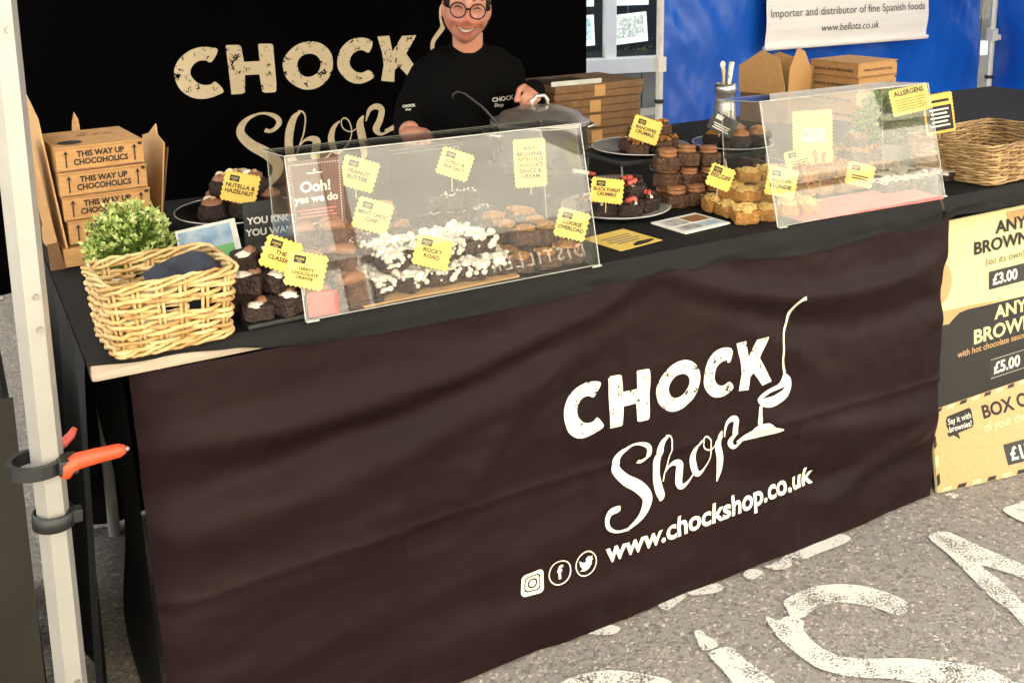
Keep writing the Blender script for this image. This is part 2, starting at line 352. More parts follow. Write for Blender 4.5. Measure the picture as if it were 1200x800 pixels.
def shape2d(polys, cut=None, holes=()):
    """fill outlines (x,z) into a bmesh triangle sheet, optionally cut on a square lattice so it can follow folds"""
    bm = bmesh.new()
    for poly in list(polys) + list(holes):
        vv = [bm.verts.new((p[0], 0, p[1])) for p in poly]
        for i in range(len(vv)): bm.edges.new((vv[i], vv[(i + 1) % len(vv)]))
    bmesh.ops.triangle_fill(bm, edges=bm.edges[:], use_beauty=True, use_dissolve=False, normal=(0, -1, 0))
    if cut: lattice(bm, cut)
    return bm
def lattice(bm, cut):
    for ax in (0, 2):
        lo = min(v.co[ax] for v in bm.verts); hi = max(v.co[ax] for v in bm.verts); k = math.ceil(lo / cut)
        while k * cut < hi:
            co = [0, 0, 0]; co[ax] = k * cut; no = [0, 0, 0]; no[ax] = 1
            bmesh.ops.bisect_plane(bm, geom=bm.verts[:] + bm.edges[:] + bm.faces[:], plane_co=co, plane_no=no); k += 1
def bm_obj(bm, name, m, parent, fn=None):
    if fn:
        for v in bm.verts: v.co = fn(v.co.x, v.co.z)
    me = bpy.data.meshes.new(name); bm.to_mesh(me); bm.free(); return link(name, me, m, parent)
def smooth_poly(pts, n=4, closed=True):
    N = len(pts); outp = []
    for i in range(N if closed else N - 1):
        g = lambda k: pts[(i + k) % N] if closed else pts[max(0, min(N - 1, i + k))]
        p0, p1, p2, p3 = g(-1), g(0), g(1), g(2)
        for j in range(n):
            t = j / n
            outp.append(tuple(.5 * ((2 * b) + (-a + c) * t + (2 * a - 5 * b + 4 * c - d) * t * t + (-a + 3 * b - 3 * c + d) * t ** 3) for a, b, c, d in zip(p0, p1, p2, p3)))
    if not closed: outp.append(tuple(pts[-1]))
    return outp
def ribbon(pts, n=5):
    p = smooth_poly(pts, n, False); L, Rr = [], []
    for i in range(len(p)):
        a = p[max(0, i - 1)]; b = p[min(len(p) - 1, i + 1)]; dx, dz = b[0] - a[0], b[1] - a[1]; l = math.hypot(dx, dz) or 1
        nx, nz = -dz / l, dx / l; hw = p[i][2] / 2
        L.append((p[i][0] + nx * hw, p[i][1] + nz * hw)); Rr.append((p[i][0] - nx * hw, p[i][1] - nz * hw))
    return L, Rr

# ------------------------------------------------------------------ the setting
g = MB().grid(60, 60, lambda u, v: (-60 + 130 * u, -60 + 130 * v, 0)); struct(g.build('ground', 'asphalt', fix=False))
MARKS = [[[1.485, -0.265], [1.484, -0.249], [1.467, -0.204], [1.438, -0.168], [1.392, -0.14], [1.345, -0.127], [1.294, -0.128], [1.265, -0.135], [1.254, -0.158], [1.243, -0.18], [1.265, -0.193], [1.304, -0.183], [1.348, -0.189], [1.384, -0.21], [1.417, -0.249], [1.431, -0.281], [1.456, -0.286]], [[1.201, -0.151], [1.214, -0.174], [1.239, -0.173], [1.256, -0.199], [1.236, -0.222], [1.227, -0.261], [1.233, -0.298], [1.256, -0.328], [1.293, -0.351], [1.352, -0.385], [1.423, -0.443], [1.451, -0.472], [1.461, -0.513], [1.477, -0.583], [1.398, -0.537], [1.37, -0.506], [1.312, -0.441], [1.274, -0.404], [1.224, -0.37], [1.195, -0.341], [1.177, -0.307], [1.174, -0.264], [1.175, -0.221], [1.185, -0.183]], [[1.72, -0.126], [1.77, -0.131], [1.783, -0.169], [1.794, -0.24], [1.809, -0.305], [1.824, -0.383], [1.759, -0.425], [1.762, -0.337], [1.744, -0.289], [1.725, -0.259], [1.716, -0.309], [1.696, -0.359], [1.683, -0.391], [1.646, -0.498], [1.598, -0.529], [1.621, -0.434], [1.642, -0.386], [1.647, -0.34], [1.672, -0.273], [1.702, -0.192]], [[1.967, -0.139], [2.011, -0.139], [2.048, -0.14], [2.178, -0.155], [1.997, -0.271], [1.961, -0.2]], [[1.045, -0.117], [1.06, -0.121], [1.058, -0.14], [1.067, -0.162], [1.054, -0.174], [1.024, -0.168], [1.029, -0.147]], [[1.027, -0.181], [1.069, -0.183], [1.078, -0.2], [1.076, -0.229], [1.08, -0.276], [1.075, -0.33], [1.016, -0.296], [1.02, -0.227]], [[0.759, -0.103], [0.801, -0.11], [0.843, -0.127], [0.883, -0.161], [0.917, -0.203], [0.883, -0.218], [0.72, -0.123]], [[1.034, 0.002], [1.082, 0.009], [1.109, -0.001], [1.054, -0.019], [1.037, -0.018]], [[1.114, 0.006], [1.177, 0.002], [1.192, -0.016], [1.172, -0.028], [1.121, -0.012]], [[1.254, -0.009], [1.281, -0.0], [1.3, -0.021], [1.26, -0.032]], [[1.314, -0.009], [1.345, -0.013], [1.401, 0.001], [1.369, -0.032], [1.334, -0.032]], [[1.398, -0.001], [1.487, 0.005], [1.552, -0.003], [1.561, -0.026], [1.535, -0.035], [1.455, -0.034], [1.403, -0.032]], [[1.339, -0.011], [1.376, -0.028], [1.358, -0.039], [1.322, -0.029]], [[1.903, -0.027], [1.935, -0.039], [1.908, -0.053]], [[0.852, 0.005], [0.897, 0.008], [0.923, -0.02], [0.895, -0.028]]]
for k, poly in enumerate(MARKS):
    bm = shape2d([[(p[0], p[1]) for p in smooth_poly(poly, 3)]])
    for v in bm.verts: v.co = Vector((v.co.x, v.co.z - (.016 if 7 <= k <= 14 and k != 13 else 0), .004 + .0003 * k))
    bmesh.ops.recalc_face_normals(bm, faces=bm.faces[:])
    o = bm_obj(bm, 'road_marking', 'road_paint', None); struct(o)

def facade_windows(root, spec, depth, frame_m, glass_m, mull=(1, 1)):
    for (x0, x1, z0, z1) in spec:
        fr = MB(); t = .06
        fr.box(x0, x1, depth - .05, depth + .03, z0, z0 + t); fr.box(x0, x1, depth - .05, depth + .03, z1 - t, z1)
        fr.box(x0, x0 + t, depth - .05, depth + .03, z0 + t, z1 - t); fr.box(x1 - t, x1, depth - .05, depth + .03, z0 + t, z1 - t)
        for i in range(1, mull[0] + 1):
            xm = x0 + (x1 - x0) * i / (mull[0] + 1); fr.box(xm - .02, xm + .02, depth - .04, depth + .02, z0 + t, z1 - t)
        for i in range(1, mull[1] + 1):
            zm = z0 + (z1 - z0) * i / (mull[1] + 1); fr.box(x0 + t, x1 - t, depth - .038, depth + .018, zm - .02, zm + .02)
        f = fr.build('window', frame_m, root)
        MB().box(x0 + t * .5, x1 - t * .5, depth - .004, depth + .004, z0 + t * .5, z1 - t * .5).build('pane', glass_m, f)
        MB().box(x0 - .08, x1 + .08, -.08, depth, z0 - .09, z0 - .002).build('sill', 'pale_stone', f)
def wall_with_holes(x0, x1, z0, z1, holes, y0, y1):
    mb = MB(); xs = sorted({x0, x1} | {h[0] for h in holes} | {h[1] for h in holes}); zs = sorted({z0, z1} | {h[2] for h in holes} | {h[3] for h in holes})
    for a, b in zip(xs, xs[1:]):
        run = None
        for c, d in zip(zs, zs[1:]):
            inside = any(h[0] <= a and b <= h[1] and h[2] <= c and d <= h[3] for h in holes)
            if inside:
                if run: mb.box(a, b, y0, y1, run[0], run[1]); run = None
            else: run = (run[0], d) if run else (c, d)
        if run: mb.box(a, b, y0, y1, run[0], run[1])
    return mb
# shop behind the stalls (local x along the front, y into the shop)
shop = thing('shop_building', 'shop building with white framed display window behind the stalls', 'building', (3.7, 5.2, 0), (0, 0, R(-11.6)))
shop_win = [(.05, 1.75, .36, 1.9), (2.4, 4.6, .36, 1.9), (-2.6, -.5, .36, 1.9)]
upper = [(x, x + 1.1, 3.6, 5.2) for x in (-5, -2.4, .3, 3.0, 5.8)] + [(x, x + 1.1, 6.4, 7.8) for x in (-5, -2.4, .3, 3.0, 5.8)]
wall_with_holes(-9, 11, .37, 9.2, shop_win + upper, 0, .35).build('wall', 'cream_render', shop, fix=False)
pl = MB(); 
for i in range(26): pl.box(-9 + i * .77, -9 + i * .77 + .76, -.02, .35, .0, .366, bev=.006)
pl.build('plinth', 'grey_render', shop)
MB().box(-9, 11, .9, 8, 0, 9.0).build('back_rooms', 'dark_interior', shop)
MB().box(-9.2, 11.2, -.3, 8.4, 9.2, 9.45).build('roof', 'roof_tile', shop)
facade_windows(shop, upper, .15, 'white_paint', 'window_glass')
MB().box(.3, 1.6, -.34, -.024, .0, .085, bev=.01).build('step', 'pale_stone', shop)
fr = MB()
x0, x1, z0, z1 = shop_win[0]
fr.box(x0, x1, -.03, .10, .366, .487, bev=.006); fr.box(.711, .804, .02, .09, .487, 1.9, bev=.006); fr.box(x0, x0 + .09, .02, .09, .487, 1.9); fr.box(x1 - .09, x1, .02, .09, .487, 1.9); fr.box(1.18, 1.25, .02, .09, .487, 1.9)
fo = fr.build('window', 'white_paint', shop)
MB().box(x0 + .03, x1 - .03, .05, .056, .48, 1.88).build('pane', 'window_glass', fo)
for j, (a, b, c, d) in enumerate(shop_win[1:]):
    f2 = MB(); f2.box(a, b, -.03, .10, c, c + .12); f2.box(a, a + .09, .02, .09, c + .12, d); f2.box(b - .09, b, .02, .09, c + .12, d); f2.box((a + b) / 2 - .045, (a + b) / 2 + .045, .02, .09, c + .12, d)
    f2 = f2.build('window', 'white_paint', shop); MB().box(a + .03, b - .03, .05, .056, c + .1, d - .02).build('pane', 'window_glass', f2)
MB().box(.1, 1.7, .12, .5, .40, .47).build('display_shelf', 'pale_wood', shop)
dk = ('photo_teal', 'photo_grey', 'photo_teal', 'photo_blue', 'photo_grey')
for (a, b, c, d, tilt, mm, lab) in ((.44, .665, .575, .815, -.05, 'glow_teal', 'framed sheet with blue picture low in the left shop window pane'), (.815, 1.12, .585, .82, -.08, 'glow_grey', 'framed white sheet with grey map low in the right shop window pane'),
        (.44, .66, .885, 1.12, 0, 'glow_blue', 'framed sheet at the top of the left shop window pane'), (.82, 1.13, .885, 1.12, 0, 'glow_teal', 'framed sheet at the top of the right shop window pane')):
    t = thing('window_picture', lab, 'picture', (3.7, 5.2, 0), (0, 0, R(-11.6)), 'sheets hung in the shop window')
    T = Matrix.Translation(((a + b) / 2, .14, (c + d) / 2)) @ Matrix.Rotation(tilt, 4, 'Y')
    MB().box(-(b - a) / 2, (b - a) / 2, 0, .012, -(d - c) / 2, (d - c) / 2, T).build('sheet', 'glow_white', t)
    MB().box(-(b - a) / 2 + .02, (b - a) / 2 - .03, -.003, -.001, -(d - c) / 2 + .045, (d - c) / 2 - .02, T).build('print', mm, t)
    MB().tube([T @ Vector((0, .006, (d - c) / 2)), T @ Vector((0, .006, (d - c) / 2 + .065))], .003, 6).build('hanger', 'steel', t)
wp = MB(); random.seed(3)
for k in range(260):
    x = random.uniform(.15, 1.6); z = .47 + abs(random.gauss(0, .04)); a = random.uniform(0, 6.28); q = random.uniform(.012, .03); y = random.uniform(.14, .4)
    wp.add([(x, y, z), (x + q * math.cos(a), y, z + q * .6), (x + q * 1.6 * math.cos(a), y + q * math.sin(a), z + q * .3)], [(0, 1, 2)])
lp = thing('window_plant', 'low green plants along the bottom of the shop window', 'plant', (3.7, 5.2, 0), (0, 0, R(-11.6)))
stuff(wp.build('foliage', 'leaf_green', lp, fix=False))
MB().box(.15, 1.6, .15, .40, .471, .50, bev=.004).build('trough', 'dark_timber', lp)
# street front opposite, behind the photographer: it is what the clear guards mirror
opp = thing('opposite_building', 'cream rendered street front opposite with shop fascia', 'building', (0, -7.0, 0), (0, 0, math.pi))
ow = [(-4.85, -3.75, 3.45, 4.5), (-8.0, -7.0, 2.9, 4.3), (-1.4, -.3, 2.9, 4.3), (1.5, 2.6, 2.9, 4.3), (4.4, 5.5, 2.9, 4.3), (-11, -10, 2.9, 4.3), (-8, -7, 5.3, 6.5), (-4.8, -3.8, 5.3, 6.5), (-1.4, -.3, 5.3, 6.5), (1.5, 2.6, 5.3, 6.5)]
og = [(-6.0, -3.2, .5, 1.7), (-2.6, -1.6, .02, 1.7), (-.9, 2.0, .5, 1.7), (3, 6, .5, 1.7), (-10, -7, .5, 1.7)]
wall_with_holes(-14, 10, 0, 7.6, ow + og, 0, .3).build('wall', 'cream_render', opp, fix=False)
MB().box(-14, 10, .6, 6, 0, 7.4).build('back_rooms', 'dark_interior', opp)
MB().box(-14.3, 10.3, -.35, 6.2, 7.6, 7.85).build('roof', 'roof_tile', opp)
facade_windows(opp, ow[:1], .15, 'white_paint', 'window_glass', (4, 2)); facade_windows(opp, ow[1:] + og, .15, 'dark_timber', 'window_glass', (2, 1))
MB().box(-4.79, -3.81, .19, .20, 3.5, 4.45).build('blind', 'cream_render', opp)
fas = MB().box(-6.2, -3.0, -.09, -.002, 1.78, 2.16, bev=.01).build('fascia', 'dark_timber', opp)
lettering('DISTILLERY', fas, 'print_plain', -4.6, 1.86, -.094, h=.13, bold=.01, spacing=1.35)
MB().box(-14, 10, -.06, -.003, 2.22, 2.30).build('string_course', 'pale_stone', opp)
for x in (-6.55, -2.85): MB().box(x - .09, x + .09, -.05, -.003, 0, 7.55).build('pilaster', 'old_brick', opp)
dp = MB().tube([(-5.2, -.06, 7.4), (-5.2, -.06, 3.2), (-5.5, -.06, 3.05), (-6.3, -.06, 2.95), (-6.38, -.06, 2.4)], .05, 8); dp.build('drainpipe', 'dark_timber', opp, smooth=True)
# ------------------------------------------------------------------ gazebos
def leg_tube(x, y, z0, z1, r=.021):
    return MB().tube([(x, y, z0), (x, y, z1)], r, 6)
gz = thing('gazebo', 'black roofed market gazebo with pale metal legs over the brownie stall', 'gazebo', (0, 0, 0))
for (x, y, m_) in ((-.073, -.1, 'aluminium'), (2.74, -.1, 'aluminium'), (2.735, 2.87, 'white_enamel'), (-.073, 2.87, 'aluminium')):
    lg = leg_tube(0, 0, .012, 2.12).build('leg', m_, gz, loc=(x, y, 0), rot=(0, 0, R(8)))
    MB().box(-.05, .05, -.05, .05, 0, .012, bev=.003).build('foot_plate', 'aluminium', lg)
    for zb in (.34, .86, .905, 1.25): MB().tube([(.004, -.0165, zb), (.004, -.0225, zb)], [.0045, .0038], 10).build('bolt', 'dull_steel', lg, smooth=False)
cp = MB(); x0, x1, y0, y1, ze, za = -.2, 2.86, -.24, 3.0, 2.12, 2.95
cp.add([(x0, y0, ze), (x1, y0, ze), (x1, y1, ze), (x0, y1, ze), ((x0 + x1) / 2, (y0 + y1) / 2, za)], [(0, 1, 4), (1, 2, 4), (2, 3, 4), (3, 0, 4)])
cp.build('canopy', 'tent_black', gz)
va = MB()
for (a, b) in (((x0, y0), (x1, y0)), ((x1, y0), (x1, y1)), ((x1, y1), (x0, y1)), ((x0, y1), (x0, y0))):
    va.grid(40, 3, lambda u, v: (a[0] + (b[0] - a[0]) * u, a[1] + (b[1] - a[1]) * u, ze - .001 - v * (.2 + .025 * math.cos(u * 50))))
va.build('valance', 'tent_black', gz, fix=False)
for (a, b) in (((-.073, -.1), (2.74, -.1)), ((2.74, -.1), (2.735, 2.87)), ((2.735, 2.87), (-.073, 2.87)), ((-.073, 2.87), (-.073, -.1))):
    MB().tube([(a[0], a[1], 2.06), (b[0], b[1], 2.06)], .014, 6).build('roof_bar', 'aluminium', gz)
# velcro strap and clamp on the front leg
st = thing('cable_strap', 'black strap wound round the gazebo leg below the orange clamp', 'strap', (-.073, -.1, .585), (0, R(3), 0))
MB().lathe([(.0245, -.011), (.0275, -.010), (.0275, .010), (.0245, .011)], 20).build('band', 'black_plastic', st, smooth=True)
MB().box(.020, .036, -.012, .006, -.009, .009, bev=.002).build('loose_end', 'black_plastic', st)
cl = thing('spring_clamp', 'black spring clamp with orange grips biting the gazebo leg', 'clamp', (-.073, -.1, .667), (0, R(3), R(4)))
jaw = MB()
for i in range(15):
    a0 = R(40 + 290 * i / 15); a1 = R(40 + 290 * (i + 1) / 15); ri = .030; ro = .0385
    pass
    q = [(ri * math.cos(a0) - .014, ri * .9 * math.sin(a0)), (ro * math.cos(a0) - .014, ro * .9 * math.sin(a0)), (ro * math.cos(a1) - .014, ro * .9 * math.sin(a1)), (ri * math.cos(a1) - .014, ri * .9 * math.sin(a1))]
    jaw.add([(p[0], p[1], z) for z in (-.009, .009) for p in q], [(0, 1, 2, 3), (7, 6, 5, 4), (0, 4, 5, 1), (1, 5, 6, 2), (2, 6, 7, 3), (3, 7, 4, 0)])
jaw.build('jaw', 'black_plastic', cl)
MB().box(.008, .034, -.036, -.006, -.010, .012, bev=.004).build('hinge', 'black_plastic', cl)
MB().tube([(.016, -.028, -.012), (.020, -.030, .000), (.032, -.030, .0065), (.055, -.030, .008), (.086, -.030, .0085), (.094, -.030, .0085)], [.008, .0105, .0115, .0105, .0095, .006], 12).build('grip', 'orange_grip', cl, smooth=True)
MB().tube([(.012, .028, .004), (.026, .036, .006), (.038, .044, .012), (.044, .048, .020)], [.006, .007, .006, .004], 10).build('grip', 'red_plastic', cl, smooth=True)
MB().ball((.096, -.030, .0085), .004).build('end_pin', 'dull_steel', cl, smooth=True)
# black backdrop with the logo
LOGO = {"C": [[0.8908, 0.5264], [0.8736, 0.5333], [0.855, 0.5345], [0.8348, 0.528], [0.8164, 0.5128], [0.8054, 0.4913], [0.8063, 0.467], [0.8145, 0.4467], [0.8296, 0.4322], [0.8465, 0.4254], [0.8652, 0.4252], [0.8824, 0.4294], [0.897, 0.4376], [0.8817, 0.459], [0.8721, 0.4543], [0.8584, 0.454], [0.8465, 0.46], [0.8364, 0.4732], [0.8347, 0.4857], [0.8398, 0.4967], [0.8499, 0.5049], [0.8634, 0.5062], [0.8764, 0.5016]], "H": [[0.9069, 0.5328], [0.9097, 0.5352], [0.9341, 0.5337], [0.9384, 0.5303], [0.9422, 0.4964], [0.9743, 0.4958], [0.9731, 0.5318], [0.9767, 0.5335], [1.0001, 0.5321], [1.0034, 0.5288], [1.0062, 0.4426], [1.0049, 0.427], [1.0017, 0.4246], [0.9816, 0.4252], [0.9761, 0.4284], [0.9721, 0.4666], [0.9424, 0.4674], [0.9403, 0.4289], [0.9378, 0.4273], [0.912, 0.4282], [0.9112, 0.4533]], "O": [[1.0209, 0.4834], [1.028, 0.5039], [1.0461, 0.522], [1.0683, 0.5313], [1.0927, 0.5308], [1.1139, 0.5199], [1.1279, 0.5007], [1.1304, 0.4776], [1.1252, 0.4561], [1.1103, 0.4368], [1.0895, 0.4256], [1.0648, 0.4251], [1.044, 0.436], [1.0269, 0.4551]], "Oi": [[1.0517, 0.4827], [1.0559, 0.4944], [1.067, 0.5031], [1.0839, 0.5041], [1.0973, 0.4963], [1.1026, 0.4823], [1.0999, 0.4684], [1.0906, 0.4577], [1.0775, 0.4527], [1.0642, 0.4558], [1.0546, 0.4677]], "C2": [[1.2189, 0.522], [1.2047, 0.5318], [1.1886, 0.5332], [1.1681, 0.5278], [1.1482, 0.5078], [1.1402, 0.4805], [1.1437, 0.4602], [1.159, 0.4395], [1.1771, 0.4288], [1.198, 0.4288], [1.2199, 0.4416], [1.2091, 0.4575], [1.1942, 0.4525], [1.1792, 0.4569], [1.1686, 0.4716], [1.1694, 0.4861], [1.1778, 0.4989], [1.1955, 0.5049], [1.2107, 0.4982]], "K": [[1.2293, 0.5345], [1.2548, 0.5351], [1.2605, 0.4983], [1.2825, 0.5334], [1.315, 0.5333], [1.2905, 0.4919], [1.3279, 0.4306], [1.3027, 0.4261], [1.2731, 0.4631], [1.2641, 0.4551], [1.2621, 0.4269], [1.2343, 0.4313], [1.2409, 0.4678], [1.2379, 0.4982]], "handle": [[1.404, 0.6063, 0.009], [1.3912, 0.6031, 0.0072], [1.3813, 0.5939, 0.0081], [1.3798, 0.5741, 0.0081], [1.3798, 0.5489, 0.0063], [1.3647, 0.5292, 0.0054], [1.3546, 0.5136, 0.005], [1.3536, 0.4936, 0.005], [1.3568, 0.4675, 0.0054], [1.3646, 0.4402, 0.0072]], "bowl": [[1.3639, 0.4414], [1.3829, 0.4258], [1.3858, 0.4071], [1.3751, 0.3862], [1.3529, 0.3759], [1.3273, 0.3728], [1.3028, 0.3802], [1.2895, 0.3987], [1.3129, 0.4111], [1.3444, 0.4191], [1.3567, 0.4317]], "slit": [[1.3022, 0.3957], [1.3258, 0.4055], [1.3674, 0.4113], [1.3581, 0.4031], [1.3327, 0.3962]], "drip": [[1.2952, 0.3821], [1.3028, 0.3802], [1.2992, 0.3632], [1.2981, 0.3429], [1.2873, 0.3445], [1.2909, 0.3652]], "puddle": [[1.2387, 0.3119], [1.2477, 0.3198], [1.2721, 0.334], [1.2906, 0.3422], [1.3159, 0.3426], [1.3326, 0.3291], [1.3603, 0.3169], [1.3495, 0.3118], [1.2982, 0.3119]], "S": [[0.9773, 0.3422, 0.0089], [0.987, 0.3385, 0.0083], [0.9995, 0.3436, 0.0089], [1.0078, 0.358, 0.0117], [0.997, 0.3726, 0.0096], [0.9719, 0.3802, 0.0045], [0.9452, 0.3727, 0.0083], [0.929, 0.3571, 0.0151], [0.9271, 0.3376, 0.0186], [0.9478, 0.3117, 0.022], [0.9792, 0.2881, 0.0248], [0.9985, 0.2639, 0.0241], [0.9967, 0.2419, 0.02], [0.98, 0.2206, 0.0131], [0.955, 0.2087, 0.0069], [0.928, 0.2073, 0.0052], [0.9074, 0.2203, 0.0089], [0.9008, 0.2408, 0.0117], [0.9093, 0.2549, 0.0144], [0.9256, 0.2563, 0.0151], [0.9338, 0.2568, 0.0103]], "h1": [[1.0522, 0.3752, 0.0048], [1.0395, 0.3644, 0.0124], [1.0293, 0.3374, 0.0172], [1.0252, 0.305, 0.0172], [1.0282, 0.2741, 0.02], [1.0351, 0.2514, 0.0172], [1.0287, 0.2468, 0.0069]], "h2": [[1.0479, 0.3771, 0.0048], [1.0587, 0.3743, 0.0034], [1.0629, 0.3583, 0.0031], [1.0575, 0.3261, 0.0031], [1.0472, 0.2989, 0.0028], [1.041, 0.2818, 0.0028]], "h3": [[1.0451, 0.2957, 0.0028], [1.0578, 0.3091, 0.0048], [1.073, 0.3125, 0.0117], [1.0841, 0.3057, 0.0172], [1.0823, 0.2892, 0.0186], [1.0796, 0.2709, 0.0186], [1.0874, 0.258, 0.0117], [1.105, 0.2645, 0.0048], [1.1181, 0.2773, 0.0028]], "o": [[1.1396, 0.3452, 0.0028], [1.1256, 0.3325, 0.0096], [1.1177, 0.3099, 0.0144], [1.121, 0.2861, 0.0151], [1.1303, 0.2739, 0.0117], [1.145, 0.2795, 0.0055], [1.1604, 0.2984, 0.0028], [1.1652, 0.3201, 0.0028], [1.16, 0.3425, 0.0031], [1.1498, 0.3509, 0.0034], [1.1423, 0.3433, 0.0028], [1.1473, 0.3256, 0.0028], [1.1634, 0.3175, 0.0028], [1.1756, 0.3232, 0.0028]], "p1": [[1.193, 0.3521, 0.0041], [1.1845, 0.3324, 0.0158], [1.1888, 0.2985, 0.0179], [1.1926, 0.2664, 0.0172], [1.1885, 0.25, 0.0103], [1.1842, 0.2395, 0.0028]], "p2": [[1.1981, 0.3385, 0.0028], [1.2065, 0.364, 0.0089], [1.2224, 0.3716, 0.0138], [1.233, 0.3624, 0.0131], [1.2283, 0.3385, 0.0138], [1.2197, 0.3182, 0.0151], [1.2295, 0.3051, 0.0076], [1.2481, 0.3116, 0.0048], [1.2667, 0.3216, 0.0028]]}
def back_y(x, z): return 2.80 + .018 * math.sin(x * 5.2 + .6) + .008 * math.sin(x * 13 + z * 1.3) + .01 * noise.noise(Vector((x * 2.2, z * 1.4, 3)))
bd = thing('backdrop', 'black cloth backdrop with large tan logo behind the seller', 'backdrop', (0, 0, 0))
MB().grid(150, 40, lambda u, v: (-.055 + 2.775 * u, back_y(-.055 + 2.775 * u, .03 + 2.0 * v), .03 + 2.0 * v)).build('cloth', 'backdrop_cloth', bd, smooth=True, fix=False)
MB().tube([(-.06, 2.83, 2.05), (2.73, 2.83, 2.05)], .012, 8).build('hanging_rail', 'aluminium', bd)
def logo_parts(parent, fn, m_spec, m_plain, m_hole, cut, hw=1.0):
    for k in ('C', 'H', 'C2', 'K'): 
        pp = smooth_poly(LOGO[k], 3) if k.startswith('C') else LOGO[k]
        bm_obj(shape2d([pp], cut), 'letter', m_spec, parent, fn)
    bm_obj(shape2d([smooth_poly(LOGO['O'], 3)], cut, [smooth_poly(LOGO['Oi'], 3)]), 'letter', m_spec, parent, fn)
    for keys in (('S',), ('h1', 'h2', 'h3'), ('o',), ('p1', 'p2')):
        mb = MB()
        for j, k in enumerate(keys):
            L_, R_ = ribbon(LOGO[k]); n = len(L_)
            off = -.0003 * j
            P = [fn(*p) + Vector((0, off - .00002 * i, 0)) for i, p in enumerate(L_)] + [fn(*p) + Vector((0, off - .00002 * i, 0)) for i, p in enumerate(R_)]
            mb.add(P, [(i, i + 1, i + 1 + n, i + n) for i in range(n - 1)])
        mb.build('letter', m_plain, parent, fix=False)
    mb = MB(); L_, R_ = ribbon([(p[0], p[1], p[2] * hw) for p in LOGO['handle']]); n = len(L_)
    mb.add([fn(*p) for p in L_] + [fn(*p) for p in R_], [(i, i + 1, i + 1 + n, i + n) for i in range(n - 1)])
    mb.build('ladle_handle', m_plain, parent, fix=False)
    for nm, k in (('ladle_bowl', 'bowl'), ('drip', 'drip'), ('puddle', 'puddle')):
        o = bm_obj(shape2d([smooth_poly(LOGO[k], 2)], cut), nm, m_plain, parent, (lambda x, z: fn(x, z) + Vector((0, -.0002, 0))))
    bm_obj(shape2d([LOGO['slit']], cut), 'ladle_slit', m_hole, parent, lambda x, z: fn(x, z) + Vector((0, -.0006, 0)))
def back_fn(x, z):
    X = .690 + (x - .8054) * 2.124; Z = .745 + (z - .4252) * 1.95
    return Vector((X, back_y(X, Z) - .004, Z))
logo_parts(bd, back_fn, 'backdrop_print', 'print_tan', 'backdrop_cloth', .012, 2.0)
# neighbour's blue gazebo
bz = thing('blue_gazebo', 'blue walled neighbouring gazebo to the right of the shop window', 'gazebo', (0, 0, 0))
def tarp_y(x, z):
    return 2.90 + .02 * math.sin(x * 3.1) + .02 * noise.noise(Vector((x * 2.5, z * 3, 1))) + .022 * noise.noise(Vector((x * 7 + z * 5, z * 3, 4))) + .005 * noise.noise(Vector((x * 22 - z * 9, z * 8, 7)))
MB().grid(110, 50, lambda u, v: (3.262 + 2.64 * u, tarp_y(3.262 + 2.64 * u, .0 + 2.1 * v), .02 + 2.1 * v)).build('back_wall', 'tarp_blue', bz, smooth=True, fix=False)
MB().grid(60, 40, lambda u, v: (5.97 + .06 * noise.noise(Vector((u * 8, v * 5, 2))) + .02 * math.sin(u * 30 + v * 9), 2.86 - 2.9 * u, .02 + 2.1 * v)).build('side_wall', 'tarp_blue', bz, smooth=True, fix=False)
for (x, y) in ((3.225, 2.86), (5.94, 2.83), (3.2, -.1), (5.98, -.1)):
    lg = leg_tube(0, 0, .012, 2.12, .02).build('leg', 'white_enamel', bz, loc=(x, y, 0), rot=(0, 0, R(8)))
    MB().box(-.05, .05, -.05, .05, 0, .012, bev=.003).build('foot_plate', 'white_enamel', lg)
for (x, y, z) in ((3.225, 2.86, .52), (5.94, 2.83, .46)):
    MB().lathe([(.021, -.012), (.027, -.010), (.027, .010), (.021, .012)], 14, (x, y, z)).build('tie', 'black_plastic', bz)
for (x, y, z) in ((3.225, 2.86, .70), (5.94, 2.83, .72)):
    MB().box(x - .026, x + .026, y - .027, y + .026, z - .02, z + .06, bev=.004).build('collar', 'white_enamel', bz)
MB().box(5.965, 6.0, 2.79, 2.82, .705, .74, bev=.004).build('latch', 'white_enamel', bz)
rf = MB(); rf.add([(3.1, -.2, 2.12), (6.1, -.2, 2.12), (6.1, 3.0, 2.12), (3.1, 3.0, 2.12), (4.6, 1.4, 2.95)], [(0, 1, 4), (1, 2, 4), (2, 3, 4), (3, 0, 4)]); rf.build('canopy', 'roof_white', bz)
bn = thing('trade_banner', 'white hanging banner with grey writing on the blue wall', 'banner', (0, 0, 0))
def ban(x, z): return Vector((x, 2.80 + .006 * math.sin(z * 26) * (1 - min(1, abs(z - .8) * 2)) + .01 * math.sin(x * 2), z))
MB().grid(40, 40, lambda u, v: ban(3.93 + 1.32 * u, .762 + .9 * v)).build('sheet', 'banner_white', bn, smooth=True, fix=False)
MB().tube([ban(3.92, .766) - Vector((0, .004, 0)), ban(5.255, .766) - Vector((0, .004, 0))], .014, 8).build('bottom_bar', 'banner_white', bn)
stuff(lettering('Importer and distributor of fine Spanish foods', bn, 'soft_ink', 4.585, .938, 0, width=1.25, fn=lambda x, z: ban(x, z) - Vector((0, .005, 0)), bold=-.004))
lettering('www.bellota.co.uk', bn, 'soft_ink', 4.585, .842, 0, width=.47, fn=lambda x, z: ban(x, z) - Vector((0, .005, 0)), bold=-.004)

